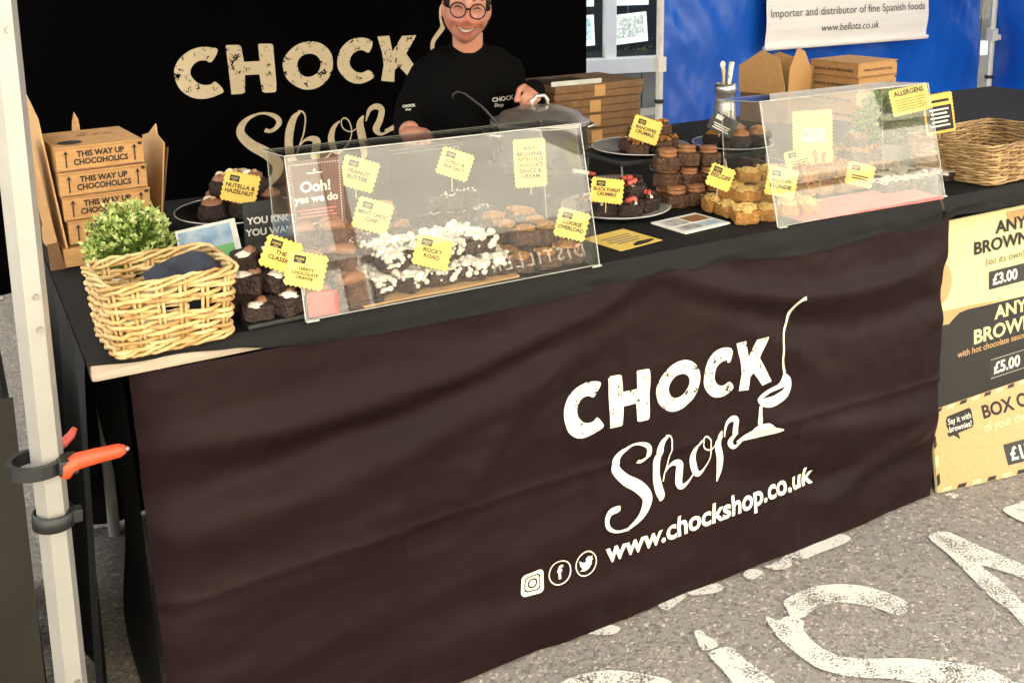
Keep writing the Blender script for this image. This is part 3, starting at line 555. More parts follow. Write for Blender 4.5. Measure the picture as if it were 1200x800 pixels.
# ------------------------------------------------------------------ tables and cloths
def table(label, x0, x1, y0, y1):
    t = thing('trestle_table', label, 'table', ((x0 + x1) / 2, (y0 + y1) / 2, 0)); cx, cy = (x0 + x1) / 2, (y0 + y1) / 2
    MB().box(x0 - cx, x1 - cx, y0 - cy, y1 - cy, .724, .755, bev=.008).build('tabletop', 'table_plastic', t, smooth=False)
    for sx in (x0 + .10, x1 - .10):
        for sy in (y0 + .10, y1 - .10):
            MB().tube([(sx - cx, sy - cy, 0), (sx - cx, sy - cy, .724)], .013, 8).build('leg', 'white_enamel', t, smooth=True)
    return t
table('pale folding trestle table carrying the brownies on the left', 0, 1.835, 0, .95)
table('second folding trestle table under the right hand basket', 1.855, 3.6, 0, 1.15)
table('small table behind the counter with the flat kraft cartons', 1.42, 1.84, .97, 1.7)
def lip_drop(x):
    pts = [(-.01, .007), (.10, .013), (.20, .021), (.27, .029), (.34, .040), (.5, .046), (.75, .047), (.95, .044), (1.2, .043), (1.36, .060), (1.5, .062), (1.66, .05), (1.76, .066), (1.84, .060), (1.9, .045), (2.0, .05), (2.6, .06), (3.7, .06)]
    for (a, da), (b, db) in zip(pts, pts[1:]):
        if a <= x <= b:
            t = (x - a) / (b - a); t = t * t * (3 - 2 * t); return da + (db - da) * t
    return .05
def overhang(x0, x1, n, seed):
    def fn(u, v):
        x = x0 + (x1 - x0) * u; d = lip_drop(x) + .004 * noise.noise(Vector((x * 9, seed, 0)))
        d = max(.001, d)
        a = v
        bul = .012 * min(1, d / .03)
        w = .006 * noise.noise(Vector((x * 14, a * 2, seed))) + .006 * noise.noise(Vector((x * 5 + a, a * 1.5, seed + 3)))
        y = -.001 - bul * math.sin(min(1, a * 1.6) * math.pi / 2) - w * a * min(1, d / .03)
        return (x, y, .7605 - d * a - .001 * (1 - a))
    return MB().grid(n, 10, fn)
def topsheet(x0, x1, y1, seed):
    return MB().grid(90, 30, lambda u, v: (x0 + (x1 - x0) * u, -.001 + y1 * v, .7595 + .0012 * noise.noise(Vector((u * 20, v * 9, seed)))))
tc_ = thing('tablecloth', 'black cloth over the brownie table with uneven overhanging hem', 'tablecloth', (0, 0, 0))
topsheet(-.004, 1.84, .95, 1).build('top', 'black_cloth', tc_, smooth=True, fix=False)
overhang(-.004, 1.84, 260, 1).build('front_overhang', 'black_cloth', tc_, smooth=True, fix=False)
def side_fn(u, v):
    y = -.001 + .95 * u; hem = .12 - .04 * y; z = .7605 - (.7605 - hem) * v
    f = v ** .7
    x = -.006 - f * (.012 + .014 * math.sin(y * 24 + .6) + .010 * noise.noise(Vector((y * 6, v * 2, 5))))
    return (x, y, z)
MB().grid(60, 12, lambda u, v: (-.01 + 1.83 * u, .905 + .012 * math.sin(u * 70) * v, .756 - .75 * v)).build('rear_drape', 'black_cloth', tc_, smooth=True, fix=False)
MB().grid(90, 30, side_fn).build('side_drape', 'black_cloth', tc_, smooth=True, fix=False)
tc2 = thing('tablecloth', 'black cloth over the table with the brown wicker basket', 'tablecloth', (0, 0, 0))
topsheet(1.85, 3.61, 1.15, 7).build('top', 'black_cloth', tc2, smooth=True, fix=False)
overhang(1.85, 3.61, 200, 9).build('front_overhang', 'black_cloth', tc2, smooth=True, fix=False)
MB().grid(30, 12, lambda u, v: (1.86 + 1.74 * u, .13 + .02 * math.sin(u * 40), .722 - .70 * v)).build('inner_skirt', 'black_cloth', tc2, smooth=True, fix=False)
nb = thing('draped_table', 'dark taupe draped table standing left of the gazebo leg', 'table', (0, 0, 0))
MB().grid(60, 20, lambda u, v: (-1.1 + 1.0 * u, .11 + .012 * math.sin(u * 40) * v - .02 * v, .685 - .67 * v)).build('front_drape', 'taupe_cloth', nb, smooth=True, fix=False)
MB().box(-1.1, -.11, .112, .75, .655, .684, bev=.006).build('tabletop', 'black_cloth', nb)
MB().grid(30, 20, lambda u, v: (-.105 + .012 * math.sin(u * 26) * v, .112 + .64 * u, .685 - .67 * v)).build('side_drape', 'black_cloth', nb, smooth=True, fix=False)
for x in (-1.0, -.2):
    for y in (.2, .66): MB().tube([(x, y, 0), (x, y, .656)], .012, 8).build('leg', 'white_enamel', nb)

# ------------------------------------------------------------------ printed front cloth
FOLDS = [  # x0, z0, x1, z1, sag, width, amount
    (.10, .60, 1.02, .725, -.05, .030, .012), (.06, .52, .98, .69, -.05, .035, -.010), (.06, .44, .90, .63, -.03, .05, .009), (.06, .30, .8, .45, -.02, .05, .006),
    (1.03, .72, 1.86, .62, -.07, .028, .011), (1.05, .70, 1.86, .52, -.08, .035, -.010), (1.0, .72, 1.50, .40, .02, .04, .006), (.95, .72, .60, .40, .02, .045, .006),
    (1.30, .35, 1.86, .24, -.03, .035, .008), (1.2, .25, 1.86, .12, -.03, .04, -.008), (.10, .18, .9, .26, -.02, .035, .005), (1.5, .10, 1.86, .20, 0, .03, .010), (.3, .08, 1.2, .05, .02, .04, .006)]
def cloth_y(x, z):
    y = -.006 - .010 * (1 - z / .72)
    for (a, c, b, d, sag, wd, am) in FOLDS:
        t = (x - a) / (b - a)
        e = 1 / (1 + math.exp(-(t) * 18)) * 1 / (1 + math.exp((t - 1) * 18))
        if e < .01: continue
        zz = c + (d - c) * t + sag * 4 * t * (1 - t)
        y -= 1.7 * am * e * math.exp(-((z - zz) / wd) ** 2)
    y -= .009 * noise.noise(Vector((x * 2.3 + z * 1.5, z * 5.2, 0))) + .0052 * noise.noise(Vector((x * 6 - z * 5, z * 12 + x * 4, 2))) + .0022 * noise.noise(Vector((x * 17 - z * 11, z * 26 + x * 6, 5))) + .0010 * noise.noise(Vector((x * 34, z * 44, 8)))
    for zc in (.335,): 
        q = z - zc - .02 * math.sin(x * 2.5); y -= .0042 * math.exp(-abs(q) / .006) - .0016 * math.exp(-((q + .02) / .012) ** 2)
    for xc in (.48, .95, 1.41):
        q = x - xc; y -= .0026 * math.exp(-abs(q) / .005)
    y -= .0014 * math.exp(-((z - .032) / .003) ** 2) + .0010 * math.exp(-((z - .020) / .002) ** 2)
    e = max(0, .09 - (x - .05)) / .09        # left edge turns back round the corner
    y += .035 * e * e
    return min(y, .03)
fb = thing('front_banner', 'dark brown printed cloth hanging down the front of the brownie table', 'banner', (0, 0, 0))
def banner_pt(x, z): return Vector((x, cloth_y(x, z), z))
def bf(u, v):
    z = .008 + .716 * v; x = .055 + 1.815 * u + .018 * (1 - v) * (1 - u)
    p = banner_pt(x, z)
    return p
MB().grid(330, 140, bf).build('cloth', 'brown_cloth', fb, smooth=True, fix=False)
MB().grid(10, 80, lambda u, v: (.073 - .018 * v - .02 * u + .010 * math.sin(v * 11 + 2) * u, (.045 + .05 * v) + .16 * u + .006 * math.sin(v * 8), .008 + .716 * v)).build('left_return', 'black_cloth', fb, smooth=True, fix=False)
pf = lambda x, z: banner_pt(x, z) + Vector((0, -.0020, 0))
logo_parts(fb, pf, 'print_cream', 'print_plain', 'brown_cloth', .009)
def flat_on(verts, faces, name, m, off=0.0, cut=.012):
    bm = bmesh.new(); vv = [bm.verts.new((p[0], 0, p[1])) for p in verts]
    for f in faces:
        try: bm.faces.new([vv[i] for i in f])
        except ValueError: pass
    lattice(bm, cut); return bm_obj(bm, name, m, fb, lambda x, z: pf(x, z) + Vector((0, -off, 0)))
vs_, fs_ = text_mesh('www.chockshop.co.uk', width=.573, bold=.028, align='LEFT', res=4)
flat_on([(.900 + a, .1475 + b * 1.0 + .006 * (a / .57)) for a, b in vs_], fs_, 'lettering', 'print_plain')
def disc(cx, cz, r, n=28): return [(cx + r * math.cos(2 * math.pi * i / n), cz + r * math.sin(2 * math.pi * i / n)) for i in range(n)]
def rrect(cx, cz, w_, h_, r, n=5):
    o = []
    for (sx, sz, a0) in ((1, 1, 0), (-1, 1, 90), (-1, -1, 180), (1, -1, 270)):
        for i in range(n + 1):
            a = R(a0 + 90 * i / n); o.append((cx + sx * (w_ / 2 - r) + r * math.cos(a), cz + sz * (h_ / 2 - r) + r * math.sin(a)))
    return o
cx, cz = .7335, .1595
bm_obj(shape2d([rrect(cx, cz, .048, .048, .010)], .01, [rrect(cx, cz, .034, .034, .008)]), 'icon', 'print_plain', fb, pf)
bm_obj(shape2d([rrect(cx, cz, .029, .029, .007)], .01, [disc(cx, cz, .0105)]), 'icon', 'print_plain', fb, pf)
bm_obj(shape2d([disc(cx, cz, .0072)], .01), 'icon', 'print_plain', fb, pf)
for cx in (.7936, .8528):
    bm_obj(shape2d([disc(cx, .163, .0250)], .01, [disc(cx, .163, .0226)]), 'icon', 'print_plain', fb, pf)
a_, f_ = text_mesh('f', h=.027, bold=.03); flat_on([(.7940 + p[0], .1510 + p[1]) for p in a_], f_, 'icon', 'print_plain', .0004)
bird = [(-.016, .010), (-.009, .005), (-.001, .003), (.000, .010), (.006, .0135), (.011, .011), (.016, .012), (.0135, .008), (.0165, .006), (.0135, .004), (.012, -.004), (.005, -.0115), (-.004, -.0135), (-.0165, -.010), (-.009, -.0085), (-.0125, -.003), (-.0155, .001), (-.013, .0015), (-.0165, .006), (-.0145, .0055)]
bm_obj(shape2d([[(.8528 + p[0], .163 + p[1]) for p in bird]], .01), 'icon', 'print_plain', fb, pf)

# ------------------------------------------------------------------ price board
pb = thing('price_board', 'bent cream black and kraft price board leaning under the right table', 'sign', (0, 0, 0))
def board(x, z, off=0.0):
    s_ = (x - 1.9) / .62
    if z > .205: y = .03 + (z - .205) * (.04 / .466)
    else:
        k = .205 - z; y = .03 - k * (.037 + .11 * max(0, s_)) / .205
    return Vector((x, y - off, z))
bx0, bx1 = 1.902, 2.52
m_ = MB()
zz = [0.002, .07, .14, .195, .205, .215, .32, .45, .56, .671]
for j in range(len(zz) - 1):
    def q(u, v, z0=zz[j], z1=zz[j + 1]): return board(bx0 + (bx1 - bx0) * u, z0 + (z1 - z0) * v)
    m_.grid(12, 1, q)
k = len(m_.v); back = [(p[0], p[1] + .006, p[2]) for p in m_.v]; m_.add(back, [tuple(reversed(f)) for f in m_.f])
m_.add([board(bx0, z) for z in zz] + [board(bx0, z) + Vector((0, .006, 0)) for z in zz], [(i, i + 1, i + 1 + len(zz), i + len(zz)) for i in range(len(zz) - 1)])
m_.add([board(bx0, .671), board(bx1, .671), board(bx1, .671) + Vector((0, .006, 0)), board(bx0, .671) + Vector((0, .006, 0))], [(0, 1, 2, 3)])
m_.build('panel', 'board_yellow', pb, fix=False)
def bshape(poly, m, off, nm='print', cut=.06): return bm_obj(shape2d([poly], cut), nm, m, pb, lambda x, z: board(x, z, off))
tear = [(1.902, .393), (1.925, .402), (1.938, .412), (1.955, .414), (1.97, .412), (1.99, .424), (2.01, .434), (2.04, .437), (2.1, .435), (2.2, .433), (2.3, .430), (2.52, .425)]
bshape([(1.902, .45)] + [(2.06, .445), (2.2, .436)] + list(reversed(tear[:9])), 'board_tan', .0012)
bshape([(1.902, .207), (2.52, .207)] + list(reversed(tear)), 'board_black', .0016)
bshape([(1.902, .003), (2.52, .003), (2.52, .2065), (1.902, .2065)], 'board_kraft', .0012)
bshape([p for p in disc(1.925, .522, .058) if p[0] > 1.9025], 'board_tan', .0014); bshape([p for p in disc(2.235, .671, .042) if p[1] < .6705], 'board_tan', .0014)
BL = lambda s, x, z, h, m, b=.03, off=.0022, al='LEFT', st=1.0: lettering(s, pb, m, 0, z, 0, h=h, bold=b, align=al, fn=lambda X, Z: board(x + X * st, Z, off))
BL('ANY', 2.15, .614, .032, 'ink', st=1.3); BL('BROWNIE', 2.067, .572, .032, 'ink', st=1.3); BL('(on its own)', 2.112, .537, .020, 'text_grey', .005, st=1.15)
bshape([(2.125, .472), (2.33, .472), (2.33, .519), (2.125, .519)], 'board_grey', .0016); BL('£3.00', 2.138, .483, .028, 'paper_white', st=1.15)
BL('ANY', 2.145, .392, .034, 'board_yellow', st=1.3); BL('BROWNIE', 2.065, .343, .036, 'board_yellow', st=1.3); BL('with hot chocolate sauce', 2.002, .320, .0165, 'board_tan', .015, st=1.15)
bshape([(2.128, .236), (2.33, .236), (2.33, .290), (2.128, .290)], 'board_grey', .0020); BL('£5.00', 2.142, .249, .030, 'paper_white', .03, .0026, st=1.15)
for x in [2.131 + .006 * i for i in range(33)]:
    for z in (.2385, .2875): bshape([(x, z - .0008), (x + .003, z - .0008), (x + .003, z + .0008), (x, z + .0008)], 'print_plain', .0026, 'stitch', None)
bshape([(1.955, .130), (1.972, .131), (1.992, .117), (1.988, .133), (2.040, .137), (2.046, .145), (2.046, .178), (2.040, .184), (1.957, .180), (1.951, .172), (1.951, .137)], 'ink', .0018)
BL('Say it with', 1.9985, .160, .0145, 'paper_white', .01, .0026, 'CENTER'); BL('brownies!', 1.9985, .141, .0145, 'paper_white', .01, .0026, 'CENTER')
BL('BOX OF', 2.083, .149, .031, 'ink', st=1.3); BL('of your choice', 2.078, .119, .020, 'board_yellow', .01, st=1.2)
bshape([(2.128, .029), (2.33, .029), (2.33, .078), (2.128, .078)], 'board_grey', .0020); BL('£15.', 2.143, .039, .030, 'paper_white', .03, .0026, st=1.15)
for i in range(13):
    x = 1.912 + i * .047
    bshape([(x, .1975), (x + .026, .1975), (x + .034, .2055), (x + .008, .2055)], ('board_black', 'board_yellow')[i % 2], .0018)
    bshape([(x, .004), (x + .026, .004), (x + .034, .013), (x + .008, .013)], ('board_yellow', 'board_black')[i % 2], .0018)
for i in range(4):
    z = .018 + i * .046; bshape([(1.9025, z), (1.912, z + .008), (1.912, z + .034), (1.9025, z + .026)], ('board_black', 'board_yellow')[i % 2], .0018)
# ------------------------------------------------------------------ wicker baskets
def basket(name, label, loc, rotz, w_, d_, h_, rows, rad, mats, rnd, stakes=(8, 6), hole=None, flare=1.05, seed=1):
    t = thing(name, label, 'basket', loc, (0, 0, rotz)); rng = random.Random(seed)
    def outline(s, k, off):     # s in 0..1 round a rounded rectangle, k scale
        W, D = w_ * k / 2 + off, d_ * k / 2 + off; r = min(rnd, W * .9, D * .9)
        segs = [2 * (W - r), math.pi * r / 2, 2 * (D - r), math.pi * r / 2] * 2; L = sum(segs[:4]) * 2 / 2; tot = 2 * (2 * (W - r) + 2 * (D - r)) + 2 * math.pi * r
        q = s * tot
        # front edge first, left to right
        seq = [('l', (-W + r, -D), (W - r, -D)), ('a', (W - r, -D + r), -90), ('l', (W, -D + r), (W, D - r)), ('a', (W - r, D - r), 0), ('l', (W - r, D), (-W + r, D)), ('a', (-W + r, D - r), 90), ('l', (-W, D - r), (-W, -D + r)), ('a', (-W + r, -D + r), 180)]
        for e in seq:
            l = math.dist(e[1], e[2]) if e[0] == 'l' else math.pi * r / 2
            if q <= l + 1e-9:
                if e[0] == 'l': f = q / l if l else 0; return (e[1][0] + (e[2][0] - e[1][0]) * f, e[1][1] + (e[2][1] - e[1][1]) * f)
                a = R(e[2] + 90 * q / l); return (e[1][0] + r * math.cos(a), e[1][1] + r * math.sin(a))
            q -= l
        return (-W + r, -D)
    ns = 2 * (stakes[0] + stakes[1]); ns += 1 - ns % 2         # odd count so rows alternate
    N = ns * 4
    MB().prism([outline(i / 40, .93, 0) for i in range(40)], 0, .006, Matrix(((1, 0, 0, 0), (0, 0, 1, 0), (0, 1, 0, 0), (0, 0, 0, 1)))).build('base', mats[1], t)
    for i in range(ns):
        s = (i + .5) / ns; a = outline(s, .95, 0); b = outline(s, flare, 0)
        for e in (-.5, .5):
            ox = rad * 1.0 * e; dx, dy = (outline(s + .002, 1, 0)[0] - outline(s, 1, 0)[0], outline(s + .002, 1, 0)[1] - outline(s, 1, 0)[1]); l = math.hypot(dx, dy) or 1
            MB().tube([(a[0] + dx / l * ox * 2, a[1] + dy / l * ox * 2, .004), (b[0] + dx / l * ox * 2, b[1] + dy / l * ox * 2, h_ - .004)], rad * .75, 5).build('stake', mats[0], t, smooth=True)
    hz = h_ - rad * 4.5
    for j in range(rows):
        z = .006 + rad + (hz - .006 - rad) * (j + .5) / rows; k = .95 + (flare - .95) * z / h_; P = []
        for i in range(N):
            s = i / N; ph = math.sin(s * ns * math.pi + (j % 2) * math.pi)
            a = outline(s, k, ph * rad * 1.35)
            P.append((a[0], a[1], z + rad * .5 * math.sin(s * ns * math.pi * .5 + j * 1.7) + rng.uniform(-.3, .3) * rad))
        mm = mats[(j * 7 + seed) % 3 % len(mats)]
        if hole and hole[0] <= j < hole[1]:
            lo, hi = int(N * hole[2]), int(N * hole[3]); Q = P[hi:] + P[:lo]
            MB().tube(Q, rad * rng.uniform(.9, 1.1), 6).build('weave_strand', mm, t, smooth=True)
        else:
            MB().tube(P, rad * rng.uniform(.9, 1.1), 6, closed=True).build('weave_strand', mm, t, smooth=True)
    for zc, kk in ((h_ - rad * 1.5, flare), (.006 + rad, .965)):
        for e in range(4):
            P = []
            for i in range(N):
                s = i / N; a_ = s * 2 * math.pi * 5 + e * 1.571; a = outline(s, kk, math.cos(a_) * rad * 1.5); P.append((a[0], a[1], zc + math.sin(a_) * rad * 1.6 + (rad * 1.2 * rng.uniform(-.3, .3))))
            MB().tube(P, rad * .85, 6, closed=True).build('rim_strand', mats[e % len(mats)], t, smooth=True)
    return t
basket('wicker_basket', 'pale yellow wicker basket with a dark napkin at the table corner', (.116, .047, .760), R(4), .176, .142, .114, 14, .0036, ('wicker_pale', 'wicker', 'wicker_pale'), .022, (5, 4), hole=(8, 10, .10, .21), flare=1.08, seed=2)
basket('wicker_basket', 'brown wicker basket at the far right end of the counter', (2.195, .130, .760), R(6), .37, .225, .102, 16, .0031, ('wicker_brown', 'wicker_tan', 'wicker_tan'), .032, (9, 6), flare=1.06, seed=5)
nk = thing('napkin', 'crumpled navy napkin in the pale wicker basket', 'napkin', (.150, .050, .845), (0, 0, R(8)))
def nap(u, v):
    x = (u - .5) * .125; y = (v - .5) * .09
    return (x, y, .034 - abs(y) * .35 + .006 * math.sin(u * 9 + v * 3) + .014 * noise.noise(Vector((u * 2.5, v * 3, 4))) - .018 * (abs(u - .5) * 2) ** 2)
MB().grid(24, 20, nap).build('cloth', 'navy_napkin', nk, smooth=False, fix=False)
MB().box(-.05, .05, -.035, .035, -.045, .008, bev=.01).build('folded_stack', 'navy_napkin', nk)
fk = thing('wooden_fork_bundle', 'bundle of pale wooden forks lying inside the pale basket', 'forks', (.085, -.005, .772))
for i in range(9):
    x = -.012 + .0115 * (i % 4) + .003 * i; z = .042 + .011 * (i // 4) + .010
    MB().box(-.036, .036, -.004, .004, -.0045, .0045, Matrix.Translation((.02 + .001 * i, -.008 + .007 * (i % 3), z)) @ Matrix.Rotation(R(-4 + 3 * (i % 4)), 4, 'Y'), bev=.0015).build('fork', 'pale_wood', fk)
MB().box(-.03, .06, -.012, .018, -.002, .042, bev=.003).build('fork_box', 'paper_white', fk)

# ------------------------------------------------------------------ plants
def plant(label, loc, r, h, n, mats, seed, potr, poth, leaf=.011, group=None):
    t = thing('potted_plant', label, 'plant', loc); rng = random.Random(seed)
    MB().lathe([(0, 0), (potr * .8, 0), (potr, poth), (potr * .9, poth), (potr * .85, poth - .008), (0, poth - .008)], 24).build('pot', 'pot_white', t, smooth=False)
    stems = MB(); leaves = [MB() for _ in mats]
    for i in range(n):
        a = rng.uniform(0, 6.283); el = math.acos(rng.uniform(-.25, 1)); rr = r * rng.uniform(.80, 1.03)
        tip = Vector((rr * math.sin(el) * math.cos(a), rr * math.sin(el) * math.sin(a), poth + h * .25 + (h * .75) * math.cos(el) * rng.uniform(.9, 1.04)))
        b = Vector((rng.uniform(-.4, .4) * potr, rng.uniform(-.4, .4) * potr, poth - .008))
        mid = b.lerp(tip, .5) + Vector((0, 0, .012)); stems.tube([b, mid, tip], [.0009, .0007, .0005], 3, cap=False)
        for k in range(16):
            f = rng.uniform(.55, 1.02); p = (b.lerp(mid, f * 2) if f < .5 else mid.lerp(tip, f * 2 - 1))
            dv = (tip - b).normalized() + Vector((rng.gauss(0, .7), rng.gauss(0, .7), rng.gauss(.2, .5))); dv.normalize()
            s_ = dv.cross(Vector((rng.gauss(0, 1), rng.gauss(0, 1), rng.gauss(0, 1)))); s_ = s_.normalized() if s_.length > .01 else Vector((1, 0, 0))
            L_ = leaf * rng.uniform(.6, 1.25); w_ = L_ * .62; up = dv.cross(s_) * L_ * .18
            mi = 1 if (f > .82 and rng.random() < .75) else (0 if len(mats) < 3 or rng.random() < .6 else 2)
            leaves[mi].add([p, p + dv * L_ * .5 + s_ * w_ * .5 + up, p + dv * L_, p + dv * L_ * .5 - s_ * w_ * .5 + up], [(0, 1, 2, 3)])
    stuff(stems.build('stems', 'leaf_green', t, fix=False))
    for l, m_ in zip(leaves, mats):
        if l.v: stuff(l.build('foliage', m_, t, fix=False))
    return t
plant('small bushy green plant with pale tips behind the pale basket', (.105, .255, .760), .076, .118, 240, ('leaf_green', 'leaf_pale', 'leaf_deep'), 4, .036, .05)
plant('leafy green plant between the right guard and the brown basket', (2.085, .350, .760), .105, .155, 260, ('leaf_deep', 'leaf_green', 'leaf_green'), 9, .036, .05, .012)

# ------------------------------------------------------------------ cartons
def kraft_box(label, loc, rotz, w_, d_, h_, front=None, side=None, m='kraft', group=None, dots=False):
    t = thing('kraft_box', label, 'box', loc, (0, 0, rotz), group)
    MB().box(-w_ / 2, w_ / 2, -d_ / 2, d_ / 2, 0.0005, h_ - .0045, bev=.0015).build('tray', m, t)
    ld = MB().box(-w_ / 2 - .0012, w_ / 2 + .0012, -d_ / 2 - .0012, d_ / 2 + .0012, h_ - .004, h_ - .0005, bev=.0012).build('lid', m, t)
    MB().box(-w_ / 2 + .003, w_ / 2 - .003, -d_ / 2 - .0008, -d_ / 2 - .0004, .002, .0032).build('fold_line', 'kraft_dark', t)
    MB().box(w_ / 2 - .010, w_ / 2 - .003, -d_ / 2 - .0022, -d_ / 2 - .0012, h_ - .010, h_ - .0048).build('tuck_slot', 'ink', t)
    if front: front(t, -d_ / 2 - .0014)
    if side: side(t, -w_ / 2 - .0014)
    if dots:
        o = []
        for i in range(20): a = 2 * math.pi * i / 20; o.append((-.045 + .022 * math.cos(a), -.048 + .022 * math.sin(a)))
        MB().add([(p[0], p[1], h_ + .0003) for p in o], [tuple(range(20))]).build('printed_spot', 'ink', ld, fix=False)
        for (x, y, q) in ((-.01, .02, .008), (.02, .025, .005), (.04, .02, .01), (.0, .045, .006)):
            MB().add([(x - q, y - .002, h_ + .0003), (x + q, y - .002, h_ + .0003), (x + q, y + .003, h_ + .0003), (x - q, y + .003, h_ + .0003)], [(0, 1, 2, 3)]).build('printed_mark', 'ink', ld, fix=False)
    return t
def way_up(t, y):
    lettering('THIS WAY UP', t, 'ink', .0, .0265, y, h=.0112, width=.086, bold=.035)
    lettering('CHOCOHOLICS', t, 'ink', .0, .0115, y, h=.0112, width=.098, bold=.035)
    for sx in (-.062, .062):
        MB().add([(sx - .0012, y, .008), (sx + .0012, y, .008), (sx + .0012, y, .034), (sx - .0012, y, .034)], [(0, 1, 2, 3)]).build('arrow_shaft', 'ink', t, fix=False)
        MB().add([(sx - .0052, y - .0001, .031), (sx, y - .0001, .040), (sx + .0052, y - .0001, .031), (sx, y - .0001, .034)], [(0, 1, 2, 3)]).build('arrow_head', 'ink', t, fix=False)
names = ('lowest brownie box of the stack in the open kraft carton', 'third brownie box from the top in the open kraft carton', 'second brownie box from the top in the open kraft carton', 'top brownie box of the stack in the open kraft carton')
for i in range(4):
    kraft_box(names[i], (.102 + (.004, .001, -.003, -.006)[i], .605 + (.004, .0, -.004, .0)[i], .7995 + .0475 * i), R((5, 3.5, 4, 5)[i]), .158, .185, .0472, way_up, dots=(i == 3), group='boxes in the open carton')
ct = thing('open_carton', 'open kraft carton with splayed flaps holding four brownie boxes', 'carton', (.104, .610, .760), (0, 0, R(5)))
MB().box(-.092, .098, -.105, .112, 0.001, .037, bev=.002).build('base', 'kraft', ct)
Tm = lambda *p: Matrix.Translation(p)
# left panel leans out, with a pointed top flap; right panel nearly upright; back flap
MB().prism([(-.105, 0), (.11, 0), (.115, .22), (.07, .272), (.02, .282), (-.06, .245)], 0, .003, Tm(-.083, 0, .0375) @ Matrix.Rotation(R(-5), 4, 'Y') @ Matrix.Rotation(R(90), 4, 'Z')).build('left_panel', 'kraft_inside', ct)
MB().prism([(-.105, 0), (.02, 0), (.0, .22), (-.05, .235), (-.09, .22)], 0, .003, Tm(-.094, .0, .012) @ Matrix.Rotation(R(-8), 4, 'Y') @ Matrix.Rotation(R(90), 4, 'Z')).build('left_flap', 'kraft', ct)
MB().prism([(-.05, 0), (.115, 0), (.115, .19), (.07, .20), (.025, .225), (.012, .205), (-.04, .195)], 0, .003, Tm(.104, 0, .012) @ Matrix.Rotation(R(7), 4, 'Y') @ Matrix.Rotation(R(90), 4, 'Z')).build('right_panel', 'kraft_inside', ct)
MB().prism([(.0, .02), (.112, .02), (.112, .17), (.02, .175)], 0, .003, Tm(.118, .002, .012) @ Matrix.Rotation(R(11), 4, 'Y') @ Matrix.Rotation(R(90), 4, 'Z')).build('right_flap', 'kraft_dark', ct)
MB().prism([(-.1, 0), (.1, 0), (.1, .15), (-.1, .15)], .112, .115, Tm(0, 0, .012)).build('back_panel', 'kraft_dark', ct)
MB().prism([(-.010, 0), (.010, 0), (.006, .045), (-.001, .06), (-.006, .04)], .10, .102, Tm(-.010, 0, .205)).build('locking_tab', 'kraft_edge', ct)
MB().prism([(-.012, .0), (.014, .0), (.004, .052), (-.014, .05)], -.108, -.105, Tm(-.105, 0, -.012 + .014)).build('tape_corner', 'kraft_dark', ct)
def shop_front(t, y): lettering('WWW.CHOCKSHOP.CO.UK', t, 'ink', 0, .019, y, width=.15, bold=.015)
def shop_side(t, x):
    T = Matrix(((0, 1, 0, 0), (-1, 0, 0, 0), (0, 0, 1, 0), (0, 0, 0, 1)))
    lettering('CHOCK SHOP BROWNIES', t, 'ink', 0, .017, x, width=.155, bold=.02, T=T)
nm2 = ('lowest kraft brownie box of the pile before the blue wall', 'second lowest kraft brownie box of the pile before the blue wall', 'second kraft brownie box from the top before the blue wall', 'top kraft brownie box of the pile before the blue wall')
for i in range(4):
    kraft_box(nm2[i], (2.560, .925, .7605 + .0495 * i), R((7, 4, 6, 5)[i]), .205, .195, .0492, shop_front, shop_side, group='boxes before the blue wall')
oc = thing('open_carton', 'empty open kraft carton with raised flaps before the blue wall', 'carton', (2.30, 1.02, .760), (0, 0, R(20)))
MB().box(-.085, .085, -.085, .085, .001, .10, bev=.002).build('base', 'kraft_dark', oc)
MB().prism([(-.085, .10), (.085, .10), (.085, .17), (.03, .235), (-.02, .25), (-.075, .19)], -.0855, -.0825).build('front_flap', 'kraft', oc)
MB().prism([(-.085, .10), (.085, .10), (.085, .20), (.04, .22), (-.03, .20), (-.085, .18)], 0, .003, Tm(.083, 0, 0) @ Matrix.Rotation(R(6), 4, 'Y') @ Matrix.Rotation(R(90), 4, 'Z')).build('right_flap', 'kraft', oc)
MB().prism([(-.085, .10), (.085, .10), (.085, .19), (.0, .245), (-.06, .22)], 0, .003, Tm(-.085, 0, 0) @ Matrix.Rotation(R(-4), 4, 'Y') @ Matrix.Rotation(R(90), 4, 'Z')).build('left_flap', 'kraft', oc)
lab3 = ('lowest flat kraft carton of the pile behind the pot', 'second lowest flat kraft carton of the pile behind the pot', 'second flat kraft carton from the top behind the pot', 'top flat kraft carton of the pile behind the pot')
for i in range(4):
    t = thing('flat_carton', lab3[i], 'carton', (1.555 + (.0, .006, -.004, .012)[i], 1.11 + (.0, .01, .0, .005)[i], .7605 + .0455 * i), (0, 0, R((2, -1, 1, 3)[i])), 'kraft cartons piled behind the pot')
    MB().box(-.165, .165, -.115, .115, 0.0003, .0215, bev=.003).build('lower_sheet', 'kraft_dark', t); MB().box(-.163, .167, -.117, .113, .0225, .0448, bev=.003).build('upper_sheet', 'kraft_dark', t)
    MB().box(-.02, .02, -.1176, -.1152, .006, .040).build('tape', 'kraft', t)
t = thing('plastic_lid', 'clear flat plastic lid on the pile of kraft cartons', 'lid', (1.49, 1.08, .943))
MB().box(-.085, .085, -.08, .08, .0, .004, bev=.001).build('sheet', 'acrylic', t); MB().box(-.088, .088, -.083, -.080, .0, .014).build('edge', 'acrylic_edge', t)

